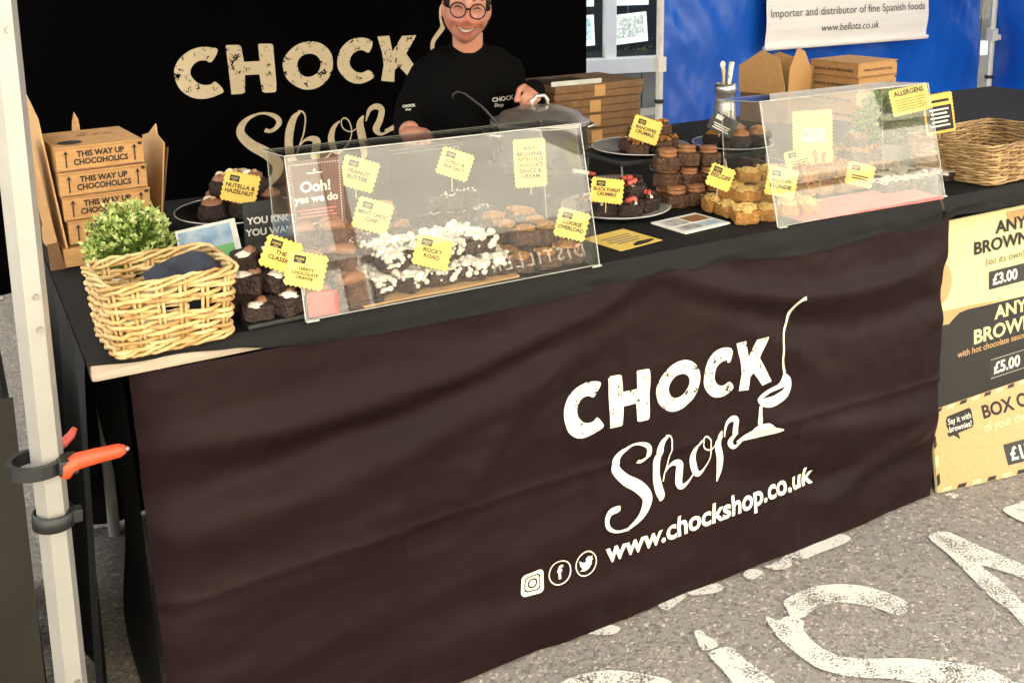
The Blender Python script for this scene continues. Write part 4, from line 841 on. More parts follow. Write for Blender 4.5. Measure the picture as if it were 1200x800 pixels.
# ------------------------------------------------------------------ brownies and cakes
def lump(sx, sy, sz, seed, amp=.0018, pw=5.0, n=9):
    bm = bmesh.new(); bmesh.ops.create_cube(bm, size=2); bmesh.ops.subdivide_edges(bm, edges=bm.edges[:], cuts=n, use_grid_fill=True)
    for v in bm.verts:
        p = v.co; l = (abs(p.x) ** pw + abs(p.y) ** pw + abs(p.z) ** pw) ** (1 / pw); p = p / l
        q = Vector((p.x * sx / 2, p.y * sy / 2, p.z * sz / 2)); nn = q.normalized()
        k = noise.noise(q * 60 + Vector((seed * 7.3, seed, 0))) * amp * 1.6 + noise.noise(q * 190 + Vector((seed, seed * 3, 5))) * amp * .9
        v.co = q + nn * k + Vector((0, 0, sz / 2))
    me = bpy.data.meshes.new('lump'); bm.to_mesh(me); bm.free(); me.polygons.foreach_set('use_smooth', [True] * len(me.polygons)); return me
def blob(seed, r, h, n=14, rings=7, amp=.25, swirl=0.0):
    m = MB(); rng = random.Random(seed); vs = []
    for i in range(rings + 1):
        th = math.pi / 2 * i / rings
        for k in range(n):
            a = 2 * math.pi * k / n; q = 1 + amp * noise.noise(Vector((math.cos(a) * 1.5, math.sin(a) * 1.5, i * .5 + seed * 3))) + swirl * math.cos(5 * a + i)
            vs.append((r * q * math.cos(th) * math.cos(a), r * q * math.cos(th) * math.sin(a), h * math.sin(th) * (1 + .15 * math.cos(3 * a + seed))))
    fs = [(i * n + k, i * n + (k + 1) % n, (i + 1) * n + (k + 1) % n, (i + 1) * n + k) for i in range(rings) for k in range(n)]
    m.add(vs, fs); return m
BR = {}
def lumps(key, sx, sy, sz, m, amp=.0021, pw=8.0):
    BR[key] = []
    for s in range(8):
        me = lump(sx, sy, sz, s + len(BR) * 5, amp, pw); me.materials.append(ma(m)); BR[key].append(me)
lumps('dark', .053, .048, .029, 'brownie_dark'); lumps('plain', .053, .048, .029, 'brownie'); lumps('mid', .053, .048, .029, 'brownie_mid')
lumps('muffin', .056, .056, .040, 'brownie_dark', .0025, 2.8); lumps('blond', .050, .048, .028, 'golden', .002); lumps('slab', .062, .042, .026, 'brownie_dark')
def mset(name, builds):
    r = []
    for (mb, m_) in builds:
        me = mb.mesh(name, True, False); me.materials.append(ma(m_)); r.append(me)
    return r
TOP = {}
TOP['cream'] = [[('cream_blob', mset('cream_blob', [(blob(s * 3 + 2, .013, .006, amp=.6), 'cream')])[0], (.004 * s - .008, -.008, -.001)), ('chocolate_segment', mset('cs', [(blob(s + 31, .012, .009, amp=.4), 'milk_choc')])[0], (.010, .008, 0))] for s in range(3)]
TOP['swirl'] = [[('icing', mset('icing', [(blob(s, .0215, .013, amp=.2, swirl=.05), 'milk_choc')])[0], None), ('hazelnut', mset('hazelnut', [(MB().ball((.003, -.004, .013), (.006, .005, .0045)), 'nut')])[0], None), ('cream_blob', mset('cream_blob', [(blob(s + 9, .010, .008), 'cream')])[0], (-.006, .005, .008))] for s in range(3)]
def wedge(s):
    m = MB(); n = 10
    for k in range(1):
        vs = []
        for i in range(n + 1):
            a = math.pi * i / n; c = .023 * math.cos(a); h = .013 * math.sin(a) + .0025
            vs += [(c, -.010, .0), (c, .010, .0), (c * .97, .004, h), (c * .97, -.004, h)]
        m.add(vs, [(4 * i + j, 4 * i + (j + 1) % 4, 4 * i + 4 + (j + 1) % 4, 4 * i + 4 + j) for i in range(n) for j in range(4)])
    return m
TOP['wedge'] = [[('chocolate_segment', mset('chocolate_segment', [(wedge(s), 'milk_choc')])[0], (0, -.008 + .004 * s, -.001)), ('chocolate_segment', mset('chocolate_segment', [(wedge(s), 'milk_choc')])[0], (.002, .012, -.001))] for s in range(3)]
def puffs(seed, n, r0, r1, ex, ey, z0=.0):
    m = MB(); rng = random.Random(seed)
    for i in range(n):
        r = rng.uniform(r0, r1); T = Matrix.Rotation(rng.uniform(0, 3), 3, 'X') @ Matrix.Rotation(rng.uniform(0, 3), 3, 'Y')
        m.ball((rng.uniform(-ex, ex), rng.uniform(-ey, ey), z0 + rng.uniform(0, r * 1.6)), (r, r * rng.uniform(.75, 1), r * rng.uniform(.7, 1)), 7, 5, T)
    return m
def frontpuffs(s):
    m = MB(); rng = random.Random(s + 500)
    for i in range(9): m.ball((rng.uniform(-.026, .026), -.026 - rng.uniform(0, .004), -rng.uniform(.0, .016)), rng.uniform(.0022, .006), 7, 5)
    return m.v, m.f
TOP['mallow'] = [[('marshmallow_topping', mset('m', [(puffs(s, 34, .0030, .0078, .028, .026, -.003).add(*(lambda b_: (b_.v, b_.f))(blob(s + 70, .024, .006, amp=.7))).add(*frontpuffs(s)), 'marshmallow')])[0], None)] for s in range(5)]
TOP['crumb'] = [[('crumble_topping', mset('m', [(puffs(s + 20, 26, .0025, .0055, .022, .020), 'caramel')])[0], None)] for s in range(3)]
TOP['cookie'] = [[('biscuit', mset('b', [(blob(s + 50, .019, .010, n=18, amp=.5), 'golden')])[0], None), ('crumble_topping', mset('m', [(puffs(s + 40, 12, .0025, .005, .022, .02), 'caramel')])[0], None)] for s in range(3)]
TOP['sandwich'] = [[('biscuit', mset('b', [(MB().lathe([(0, 0), (.0195, 0), (.0215, .003), (.0205, .006), (.0195, .0065), (.0185, .008), (.0195, .009), (.0215, .012), (.019, .0155), (0, .016)], 20), 'biscuit')])[0], (.002 * s, 0, 0))] for s in range(3)]
TOP['biscoff'] = [[('icing', mset('i', [(blob(s + 3, .0235, .014, n=22, rings=9, amp=.35, swirl=.03), 'golden_light')])[0], (0, 0, -.002)), ('crumble_topping', mset('m', [(puffs(s + 60, 60, .0012, .0040, .024, .022, .003), 'golden_light')])[0], None)] for s in range(4)]
def berry(s):
    m = MB(); rng = random.Random(s)
    for i in range(2):
        T = Matrix.Rotation(rng.uniform(-1, 1), 3, 'X') @ Matrix.Rotation(rng.uniform(-1, 1), 3, 'Y'); m.ball((rng.uniform(-.014, .014), rng.uniform(-.012, .012), .006), (.0085, .007, .011), 10, 7, T)
    return m
TOP['berry'] = [[('strawberry_half', mset('b', [(berry(s), 'strawberry')])[0], None), ('crumble_topping', mset('m', [(puffs(s + 80, 22, .003, .006, .024, .022), 'brownie_dark')])[0], None), ('cream_blob', mset('c', [(blob(s + 15, .007, .007), 'cream')])[0], (.008 - .006 * s, -.012, 0))] for s in range(4)]
TOP['cap'] = [[('icing', mset('i', [(blob(s + 7, .022, .014, amp=.3), m_)])[0], (0, 0, -.003))] for s, m_ in ((0, 'caramel'), (1, 'biscuit'), (2, 'caramel'))]
TOP['drizzle'] = [[('icing', mset('i', [(MB().grid(14, 10, lambda u, v, s=s: ((u - .5) * .066, (v - .5) * .040 * (1 + .3 * math.sin(u * 14 + s)), .0025 + .002 * noise.noise(Vector((u * 6, v * 5, s))) - .006 * (abs(u - .5) * 2) ** 6)), 'cream')])[0], None)] for s in range(3)]
TOP['salt'] = [[('crumble_topping', mset('m', [(puffs(s + 30, 14, .0012, .0025, .02, .018), 'cream')])[0], None)] for s in range(3)]
HT = dict(dark=.030, plain=.030, mid=.030, muffin=.040, blond=.028, slab=.026)
rng0 = random.Random(77); cnt = [0]
def cake(key, top, label, group, x, y, z, yaw=None, sc=1.0, tilt=0.0, cat='brownie', name='brownie'):
    cnt[0] += 1; i = cnt[0]
    t = thing(name, label, cat, (x, y, z), (tilt, tilt * .4 * (-1) ** i, yaw if yaw is not None else rng0.uniform(-.6, .6)), group)
    t.scale = (sc * rng0.uniform(.92, 1.10), sc * rng0.uniform(.92, 1.08), sc * rng0.uniform(.90, 1.06))
    link('cake' if key == 'muffin' else 'slice', BR[key][(i * 5) % 8], None, t)
    if top:
        for (nm, me, off) in TOP[top][i % len(TOP[top])]:
            o = link(nm, me, None, t, (0, 0, HT[key] - .001) if off is None else (off[0], off[1], HT[key] - .001 + off[2]))
            if 'topping' in nm: stuff(o)
    return t
ORD = ('first', 'second', 'third', 'fourth', 'fifth', 'sixth')
def pile(key, top, label, group, x0, y0, nx, ny, layers, z=.7605, dx=.050, dy=.048, dz=None, rotz=0.0, jit=.007, shrink=(1, 1)):
    dz = dz or HT[key] + .003; c, s = math.cos(rotz), math.sin(rotz)
    for l in range(layers):
        ax, ay = max(1, nx - shrink[0] * l), max(1, ny - shrink[1] * l)
        for i in range(ax):
            for j in range(ay):
                lx = (i + (nx - ax) / 2) * dx + rng0.uniform(-jit, jit); ly = (j + (ny - ay) * .6) * dy + rng0.uniform(-jit, jit)
                lay = ('bottom', 'top') if layers == 2 else ('bottom', 'middle', 'top')
                where = f"{'' if layers == 1 else lay[l] + ' layer '}{'' if ay == 1 else ('front', 'back')[j] + ' row ' if ay == 2 else ('front', 'middle', 'back', 'rearmost')[j] + ' row '}{'' if ax == 1 else ORD[i] + ' from left'}".strip()
                cake(key, top, label + (', ' + where if where else ''), group, x0 + lx * c - ly * s, y0 + lx * s + ly * c, z + l * dz + rng0.uniform(0, .001), tilt=rng0.uniform(-.16, .16) * (l > 0), sc=rng0.uniform(.90, 1.08))
def board_(label, x, y, w_, d_, rotz=0, name='slate_board', m='slate', z=.7605, h=.008, cat='board'):
    t = thing(name, label, cat, (x, y, z), (0, 0, rotz)); MB().box(-w_ / 2, w_ / 2, -d_ / 2, d_ / 2, 0, h, bev=.003).build('slab', m, t); return t
board_('black slate board under the dark brownies beside the pale basket', .345, .085, .235, .165, R(3))
pile('dark', 'cream', 'cream dabbed brownie beside the pale basket', 'dark brownies beside the basket', .250, .026, 2, 3, 3, z=.769, shrink=(0, 1), dz=.034, dx=.053, dy=.052)
pile('plain', 'wedge', 'brownie with chocolate segments beside the pale basket', 'chocolate orange brownies', .356, .030, 2, 3, 3, z=.769, dz=.042, dx=.054, dy=.052, shrink=(0, 1))
pile('mid', 'crumb', 'crumble brownie behind the brown card', 'brownies behind the brown card', .415, .215, 3, 3, 3, dz=.036)
pile('plain', 'salt', 'dark brownie under the mint tag', 'brownies under the mint tag', .475, .17, 2, 2, 2, dz=.034)
board_('kraft paper sheet under the marshmallow brownies', .575, .105, .30, .20, R(1), 'paper_sheet', 'kraft_inside', h=.0012, cat='paper')
pile('plain', 'mallow', 'marshmallow heaped brownie', 'marshmallow brownies', .470, .045, 5, 3, 2, z=.762, dz=.036, dx=.057, dy=.053)
pile('mid', 'cookie', 'biscuit topped brownie inside the left guard', 'biscuit topped brownies', .742, .040, 3, 4, 2, dz=.037, dx=.056, dy=.053)
pile('dark', 'salt', 'plain dark brownie behind the marshmallow ones', 'dark brownies at the back of the left guard', .66, .25, 4, 2, 3, dz=.034)
pile('mid', 'cookie', 'biscuit topped brownie behind the marshmallow ones', 'brownies behind the marshmallow ones', .505, .225, 3, 2, 3, dz=.036, dx=.055, dy=.052)
# plates
PL8 = ('front left', 'front middle', 'front right', 'back left', 'back right', 'upper left', 'upper right', 'topmost at the back')
PL9 = ('front left', 'front middle', 'front right', 'back left', 'centre', 'far right', 'upper left', 'upper middle', 'upper right')
PL7 = ('front left', 'front middle', 'far right', 'back left', 'back right', 'upper left', 'upper right')
PL6 = ('far left', 'front left', 'front right', 'far right', 'centre', 'back right')
def plate(label, x, y, z, r, m='plate_black', rim='plate_rim', stand=None):
    t = thing('round_plate', label, 'plate', (x, y, z))
    MB().lathe([(0, 0), (r * .7, 0), (r * .97, .010), (r, .0135), (r * .96, .0135), (r * .72, .005), (0, .005)], 48).build('dish', m, t, smooth=True)
    MB().tube([(r * math.cos(2 * math.pi * i / 48), r * math.sin(2 * math.pi * i / 48), .0135) for i in range(48)], .0014, 6, closed=True).build('rim', rim, t, smooth=True)
    return t
def riser(label, x, y, w_, d_, h):
    t = thing('display_riser', label, 'riser', (x, y, .7605))
    MB().box(-w_ / 2, w_ / 2, -d_ / 2, d_ / 2, h - .012, h, bev=.003).build('top', 'slate', t)
    for sx in (-1, 1):
        P = [(sx * (w_ / 2 - .015), -d_ / 2 + .02, h - .012), (sx * (w_ / 2 - .015), -d_ / 2 + .01, .004), (sx * (w_ / 2 - .015), d_ / 2 - .01, .004), (sx * (w_ / 2 - .015), d_ / 2 - .02, h - .012)]
        MB().tube(P, .003, 6).build('wire_leg', 'dull_steel', t)
    return t
riser('black riser under the plate of nut brownies', .375, .60, .17, .16, .032)
plate('round black plate of nut brownies left of the left guard', .372, .60, .793, .125)
for k, (dx, dy, l) in enumerate(((-.06, -.05, 0), (.0, -.062, 0), (.062, -.045, 0), (-.035, .02, 0), (.035, .02, 0), (-.03, -.025, 1), (.032, -.028, 1), (.0, .0, 1))):
    cake('muffin', 'swirl', 'nut topped chocolate cake on the round black plate, ' + PL8[k], 'nut cakes on the black plate', .372 + dx, .60 + dy, .799 + l * .043, cat='cake', name='small_cake')
plate('grey rimmed plate of dark crumble with strawberries', 1.145, .305, .7605, .122, 'plate_grey')
for k, (dx, dy, l) in enumerate(((-.060, -.040, 0), (-.010, -.066, 0), (.044, -.050, 0), (-.055, .02, 0), (.0, -.012, 0), (.058, .006, 0), (-.032, -.025, .8), (.018, -.030, .8), (.044, .0, .8))):
    cake('dark', 'berry', 'strawberry brownie on the grey plate, ' + PL9[k], 'strawberry brownies on the grey plate', 1.145 + dx, .305 + dy, .766 + l * .033)
riser('black riser under the plate with the crumble tag', 1.36, .515, .23, .18, .078)
plate('round plate with a few brownies on the taller black riser', 1.365, .51, .8390, .122)
for k, (dx, dy, l) in enumerate(((-.05, -.055, 0), (.01, -.06, 0), (.06, -.03, 0), (-.03, .0, 0), (.03, .01, 0), (-.015, -.015, 1), (.045, -.01, 1))):
    cake('mid', 'crumb', 'brownie with toffee crumble on the raised plate, ' + PL7[k], 'brownies on the raised plate', 1.365 + dx, .51 + dy, .8445 + l * .033)
riser('black riser under the plate of chocolate cakes', 1.70, .56, .17, .16, .045)
plate('round plate of capped chocolate cakes behind the golden cakes', 1.705, .555, .806, .108)
for k, (dx, dy) in enumerate(((-.062, .0), (-.028, -.058), (.032, -.055), (.07, -.02), (-.01, .01), (.05, .04))):
    cake('muffin', 'cap', 'capped chocolate cake behind the golden heap, ' + PL6[k], 'capped chocolate cakes', 1.705 + dx, .555 + dy, .812, cat='cake', name='small_cake', sc=1.05)
pile('mid', 'sandwich', 'brownie topped with round sandwich biscuit', 'sandwich biscuit brownies', 1.275, .265, 3, 2, 3, dz=.041, dx=.053, shrink=(0, 1), rotz=R(-8))
pile('blond', 'biscoff', 'golden iced blondie in the heap', 'golden iced blondies', 1.322, .080, 4, 3, 3, dz=.033, dx=.054, dy=.051, rotz=R(-4))
pile('slab', 'drizzle', 'white iced dark slab', 'white iced slabs', 1.80, .11, 4, 2, 1, dx=.068, dy=.06)
pile('blond', 'crumb', 'caramel blondie in the right guard', 'caramel blondies', 1.60, .18, 4, 3, 3, dz=.031, dx=.055, dy=.052)
pile('mid', 'crumb', 'crumble brownie behind the white iced slabs', 'crumble brownies at the back', 1.83, .24, 3, 3, 3, dz=.033, dx=.055, dy=.052)
# ------------------------------------------------------------------ clear guards
def guard(label, x0, x1, y0, seed):
    t = thing('sneeze_guard', label, 'guard', ((x0 + x1) / 2, y0, .7605)); W = (x1 - x0) / 2; H = .256; lean = .066; D = .135; th = .003
    e = .0012
    MB().add([(-W, 0, .001), (W, 0, .001), (W, lean, H), (-W, lean, H), (-W, th, .001), (W, th, .001), (W, lean + th, H), (-W, lean + th, H)], [(0, 1, 2, 3), (7, 6, 5, 4)]).build('front_panel', 'acrylic', t, fix=False)
    MB().add([(-W, lean, H + th), (W, lean, H + th), (W, lean + D, H + th - .012), (-W, lean + D, H + th - .012), (-W, lean, H), (W, lean, H), (W, lean + D, H - .012), (-W, lean + D, H - .012)], [(0, 1, 2, 3), (7, 6, 5, 4)]).build('top_panel', 'acrylic', t, fix=False)
    for sx in (-1, 1):
        MB().prism([(.012, .001), (.17, .001), (lean + D - .004, H - .015), (lean + .004, H - .002)], -.0015, .0015, Matrix.Translation((sx * (W - .008), 0, 0)) @ Matrix.Rotation(R(90), 4, 'Z')).build('side_panel', 'acrylic', t)
        MB().tube([(sx * W, 0, .002), (sx * W, lean, H)], .0010, 6).build('edge', 'acrylic_edge', t)
        MB().tube([(sx * W, lean, H + .0015), (sx * W, lean + D, H - .0105)], .0008, 6).build('edge', 'acrylic_edge', t)
        MB().tube([(sx * (W - .008), .17, .002), (sx * (W - .008), lean + D - .004, H - .009)], .0008, 6).build('edge', 'acrylic_edge', t)
        MB().tube([(sx * W, .0, .002), (sx * W, -.006, .0016), (sx * (W - .02), -.007, .0016)], .0016, 6).build('foot', 'acrylic_edge', t)
    MB().tube([(-W, 0, .002), (W, 0, .002)], .0007, 6).build('edge', 'acrylic_edge', t)
    MB().tube([(-W, lean, H + .002), (W, lean, H + .002)], .0012, 6).build('edge', 'acrylic_edge', t)
    MB().tube([(-W, lean + D, H - .0105), (W, lean + D, H - .0105)], .0008, 6).build('edge', 'acrylic_edge', t)
    return t
guard('clear acrylic sneeze guard over the marshmallow brownies', .322, .886, -.012, 1)
guard('clear acrylic sneeze guard over the golden blondies on the right', 1.346, 1.868, .005, 2)
t = board_('pink paper sheet lying under the right guard', 1.64, .065, .43, .125, R(-2), 'paper_sheet', 'paper_pink', h=.0012, cat='paper')
t = board_('small red paper leaflet at the left foot of the left guard', .352, .012, .050, .018, R(-8), 'paper_slip', 'paper_red', h=.0012, cat='paper')
t.rotation_euler = (R(75), 0, R(-8)); t.location = (.356, .0, .782); t.scale = (1, 2.2, 1)

# ------------------------------------------------------------------ tags on sticks
def scallop(w_, h_, n=8, m=6, d=.0032):
    P = []
    for i in range(n): P += [(-w_ / 2 + w_ * i / n, -h_ / 2), (-w_ / 2 + w_ * (i + .5) / n, -h_ / 2 - d)]
    for i in range(m): P += [(w_ / 2, -h_ / 2 + h_ * i / m), (w_ / 2 + d, -h_ / 2 + h_ * (i + .5) / m)]
    for i in range(n): P += [(w_ / 2 - w_ * i / n, h_ / 2), (w_ / 2 - w_ * (i + .5) / n, h_ / 2 + d)]
    for i in range(m): P += [(-w_ / 2, h_ / 2 - h_ * i / m), (-w_ / 2 - d, h_ / 2 - h_ * (i + .5) / m)]
    return P
def price_tag(label, lines, c, w_=.058, h_=.050, yaw=-24, roll=-8, tilt=-12, m='tag_yellow', ink='ink', base=.80, logo=True, bars=0, txt=.0085, bold=.03):
    t = thing('price_tag', label, 'tag', c, (0, 0, R(yaw)))
    T = Matrix.Rotation(R(tilt), 4, 'X') @ Matrix.Rotation(R(-roll), 4, 'Y')
    MB().prism(scallop(w_, h_, max(6, int(w_ / .0072)), max(4, int(h_ / .0085))), -.0006, .0006, T).build('card', m, t)
    p = T @ Vector((0, .001, -h_ / 2 + .006)); MB().tube([p, Vector((p.x, p.y + .004, min(p.z - .012, base - c[2])))], .0013, 5).build('stick', 'pale_wood', t)
    if logo:
        q = MB(); x, z = -w_ * .22, h_ * .30; q.prism([(x - .0095, z - .006), (x + .0095, z - .006), (x + .0095, z + .006), (x - .0095, z + .006)], -.0012, -.0009, T); q.build('printed_badge', ink, t)
        lettering('CHOCK', t, m, x, z - .001, -.0015, h=.0035, width=.014, bold=.01, T=T); lettering('Shop', t, m, x, z - .0045, -.0015, h=.0026, bold=.0, shear=.2, T=T)
    n = len(lines); top = -h_ * (.02 if logo else -.28); stp = (h_ * (.40 if logo else .72)) / max(1, n)
    for i, s_ in enumerate(lines):
        lettering(s_, t, ink, 0, top - stp * i - (0 if n > 1 else .002), -.0012, h=min(txt, stp * .72), width=w_ * .88, bold=bold, T=T)
    for i in range(bars):
        z = top - stp * .2 - i * h_ * .13; ww = w_ * (.34 - .04 * (i % 2))
        MB().prism([(-ww, z), (ww, z), (ww, z + h_ * .06), (-ww, z + h_ * .06)], -.0012, -.0010, T).build('printed_line', ink, t)
    return t
price_tag('yellow tag leaning on the nut cakes of the black plate', ('NUTELLA &', 'HAZELNUT'), (.352, .47, .880), .066, .056, -22, -14, -10, base=.845)
price_tag('yellow tag half hidden behind the segment tag by the pale basket', ('THE', 'CLASSIC'), (.297, .020, .868), .054, .048, -20, -22, -8, base=.84)
price_tag('yellow tag on the chocolate segment brownies nearest the left guard edge', ("TERRY'S", 'CHOCOLATE', 'ORANGE'), (.330, -.001, .842), .058, .052, -22, -14, -12, m='tag_pale', base=.80)
price_tag('yellow tag beside the brown card at the upper left of the left guard', ('PEANUT', 'BUTTER'), (.538, .30, .918), .066, .056, -24, -18, -8, m='tag_pale', base=.87)
price_tag('yellow mint tag below the peanut one in the left guard', ('MINT CHOC', 'CHIP'), (.515, .175, .866), .062, .054, -24, -18, -8, m='tag_pale', base=.83)
price_tag('yellow chilli tag at the top middle of the left guard', ('CHILLI &', 'SEA SALT'), (.735, .28, .918), .062, .052, -24, -20, -8, m='tag_pale', base=.86)
price_tag('tall yellow tag at the top right of the left guard', ('ANY', 'BROWNIE', 'WITH HOT', 'CHOCOLATE', 'SAUCE &', 'CREAM'), (.915, .29, .898), .064, .098, -24, 2, -6, m='tag_pale', base=.83, logo=False, txt=.0085)
price_tag('yellow tag reading rocky road on the marshmallow brownies', ('ROCKY', 'ROAD'), (.566, .030, .826), .060, .050, -22, -16, -14, m='tag_pale', base=.79, txt=.0095, bold=.02)
price_tag('yellow tag on the biscuit topped brownies at the right of the left guard', ('COOKIE', 'OVERLOAD'), (.852, .030, .834), .056, .050, -24, -16, -10, m='tag_pale', base=.80)
price_tag('yellow crumble tag on the raised round plate', ('BANOFFEE', 'CRUMBLE'), (1.312, .42, .910), .066, .054, -26, -20, -12, base=.875)
price_tag('yellow tag on the strawberry crumble brownies', ('BLACK FOREST', 'CRUMBLE'), (1.052, .205, .838), .066, .048, -24, -8, -10, base=.79)
price_tag('black tag with white print on the capped chocolate cakes', (), (1.620, .50, .882), .068, .046, -28, -28, -12, m='card_black', ink='paper_white', base=.85, bars=3)
price_tag('yellow tag between the sandwich biscuits and the golden heap', ('BISCOFF',), (1.300, .135, .850), .050, .046, -28, -22, -10, base=.80, txt=.010)
price_tag('pale yellow tag in front of the golden heap in the right guard', ('BISCOFF', 'BLONDIE'), (1.400, .055, .842), .062, .058, -28, -12, -10, m='tag_pale', base=.79)
price_tag('pale yellow tag in the middle of the right guard above the blondies', (), (1.62, .225, .838), .062, .044, -28, 14, -8, m='tag_pale', base=.81, bars=2)
price_tag('pale yellow tag near the front right of the right guard', (), (1.690, .10, .815), .060, .048, -28, -14, -10, m='tag_pale', base=.79, bars=2)
t = price_tag('large pale yellow card with dark picture in the right guard', (), (1.672, .235, .885), .092, .125, -28, 2, -4, m='tag_pale', base=.79, logo=False, bars=0)
MB().box(-.028, .03, -.0022, -.0012, -.012, .022).build('printed_picture', 'photo_grey', t); lettering('CHOCK SHOP', t, 'soft_ink', 0, .042, -.0022, width=.07)
t = price_tag('pale yellow allergens card at the top right of the right guard', ('ALLERGENS',), (1.822, .082, .982), .104, .058, -12, 8, -14, m='tag_pale', base=.96, logo=False, txt=.0115)
for i in range(5):
    z = .003 - i * .006; MB().box(-.042 + .003 * (i % 2), .042 - .004 * (i % 3), -.0016, -.0010, z, z + .0012, Matrix.Rotation(R(-14), 4, 'X') @ Matrix.Rotation(R(-8), 4, 'Y')).build('printed_line', 'soft_ink', t)
t = price_tag('yellow and black sign standing behind the brown basket', (), (2.092, .21, .908), .078, .100, -22, 8, -6, m='tag_yellow', base=.84, logo=False)
T = Matrix.Rotation(R(-6), 4, 'X') @ Matrix.Rotation(R(-8), 4, 'Y')
MB().box(-.035, .035, -.0016, -.0008, -.044, .020, T).build('printed_panel', 'ink', t)
for i in range(5): MB().box(-.026 + .003 * (i % 2), .026 - .005 * (i % 2), -.0024, -.0018, .008 - .0105 * i, .0125 - .0105 * i, T).build('printed_line', 'paper_white', t)
MB().box(-.028, .030, -.0020, -.0008, .029, .036, T).build('printed_line', 'ink', t)

# ------------------------------------------------------------------ cards and leaflets
t = thing('brown_card', 'brown upright card with white lettering behind the left guard', 'card', (.418, .195, .835), (R(-4), 0, R(-2)))
MB().box(-.052, .052, -.001, .001, 0, .142).build('card', 'card_brown', t); MB().box(-.05, .05, .0, .04, -.074, -.070).build('foot', 'acrylic_edge', t); MB().box(-.02, .02, .001, .003, -.072, .05).build('prop', 'card_brown', t)
lettering('Ooh!', t, 'paper_white', 0, .085, -.0018, h=.019, bold=.03); lettering('yes we do', t, 'paper_white', 0, .066, -.0018, width=.080, bold=.03)
for i in range(3): MB().box(-.036 + .006 * (i % 2), .036 - .006 * (i % 2), -.0018, -.0012, .051 - .006 * i, .0535 - .006 * i).build('printed_line', 'paper_pink', t)
bm_obj(shape2d([rrect(0, .022, .026, .011, .004)]), 'printed_badge', 'paper_white', t, lambda x, z: Vector((x, -.0018, z)))
MB().box(-.014, .014, -.0018, -.0012, .117, .119).build('printed_line', 'paper_white', t); MB().prism([(-.003, .121), (.003, .121), (0, .127)], -.0018, -.0012).build('printed_mark', 'paper_white', t)
dots = MB()
for i in range(19):
    for z in (.006, .134): dots.box(-.046 + .005 * i, -.044 + .005 * i, -.0017, -.0011, z, z + .002)
for i in range(25):
    for x in (-.047, .045): dots.box(x, x + .002, -.0017, -.0011, .010 + .005 * i, .012 + .005 * i)
stuff(dots.build('dotted_border', 'paper_white', t))
t = thing('black_card', 'dark grey card with white capitals behind the brownie stack', 'card', (.392, .33, .7605), (R(-8), 0, R(-8)))
MB().box(-.070, .070, -.001, .001, .0, .118).build('card', 'card_grey', t); MB().prism([(0, 0), (.05, 0), (.006, .08)], -.003, .003, Matrix.Rotation(R(90), 4, 'Z')).build('prop', 'card_grey', t)
lettering('YOU KNOW', t, 'paper_white', -.012, .076, -.0018, h=.013, bold=.03); lettering('YOU WANT', t, 'paper_white', -.018, .054, -.0018, h=.013, bold=.03)
t = thing('picture_leaflet', 'leaflet with blue and green picture leaning behind the pale basket', 'leaflet', (.262, .335, .7605), (R(-28), R(-8), R(-10)))
MB().box(-.055, .055, -.001, .001, .0, .09).build('sheet', 'paper_white', t); MB().box(-.051, .044, -.0018, -.0012, .045, .084).build('sky_print', 'photo_blue', t); MB().box(-.051, .044, -.0018, -.0012, .006, .0445).build('grass_print', 'photo_green', t)
MB().box(-.004, .004, .001, .055, .05, .054).build('prop', 'paper_white', t)
t = thing('flyer', 'yellow flyer lying flat at the table edge between the guards', 'flyer', (1.020, .104, .7608), (0, 0, R(9)))
MB().box(-.058, .058, -.056, .056, 0, .0008).build('sheet', 'tag_yellow', t)
TF = Matrix(((1, 0, 0, 0), (0, 0, 1, 0), (0, 1, 0, 0), (0, 0, 0, 1)))
for i, s_ in enumerate((.04, .034, .042, .03)): MB().box(-s_, s_, .018 - .013 * i, .024 - .013 * i, .0010, .0012).build('printed_line', 'text_grey', t)
MB().prism([(-.01, -.04), (.012, -.030), (.05, -.034), (.05, -.042), (.02, -.050), (-.012, -.050)], .0010, .0013, TF).build('printed_picture', 'ink', t)
t = thing('picture_card', 'glossy white card with small pictures lying between plate and golden heap', 'card', (1.212, .125, .7608), (0, 0, R(6)))
MB().box(-.066, .066, -.052, .052, 0, .004, bev=.001).build('card', 'paper_white', t)
for (x, y, a, b, m_) in ((-.03, .018, .026, .020, 'photo_grey'), (.03, .018, .026, .020, 'biscuit'), (-.028, -.026, .028, .014, 'photo_grey'), (.03, -.026, .026, .014, 'photo_blue')): MB().box(x - a, x + a, y - b, y + b, .0042, .0046).build('printed_picture', m_, t)

# ------------------------------------------------------------------ pot, ladle, utensils
t = thing('stock_pot', 'steel stock pot of hot chocolate with domed lid', 'pot', (1.245, .80, .7605))
pr = .128
MB().lathe([(0, 0), (pr - .01, 0), (pr, .008), (pr, .118), (pr + .006, .121), (pr + .006, .124), (pr - .003, .124), (pr - .003, .01), (0, .01)], 48).build('body', 'steel', t, smooth=True)
lid = MB().lathe([(pr + .004, .125), (pr + .004, .129), (pr - .012, .135), (pr * .82, .148), (pr * .5, .161), (pr * .2, .167), (0, .168)], 48).build('lid', 'dull_steel', t, smooth=True)
MB().tube([(pr + .004) * Vector((math.cos(a), math.sin(a), 0)) + Vector((0, 0, .128)) for a in [2 * math.pi * i / 48 for i in range(48)]], .0028, 6, closed=True).build('lid_rim', 'steel', lid, smooth=True)
MB().tube([(-.022, .0, .163), (-.024, 0, .180), (-.012, 0, .193), (.012, 0, .193), (.024, 0, .180), (.022, 0, .163)], .0055, 8).build('lid_handle', 'steel', lid, smooth=True)
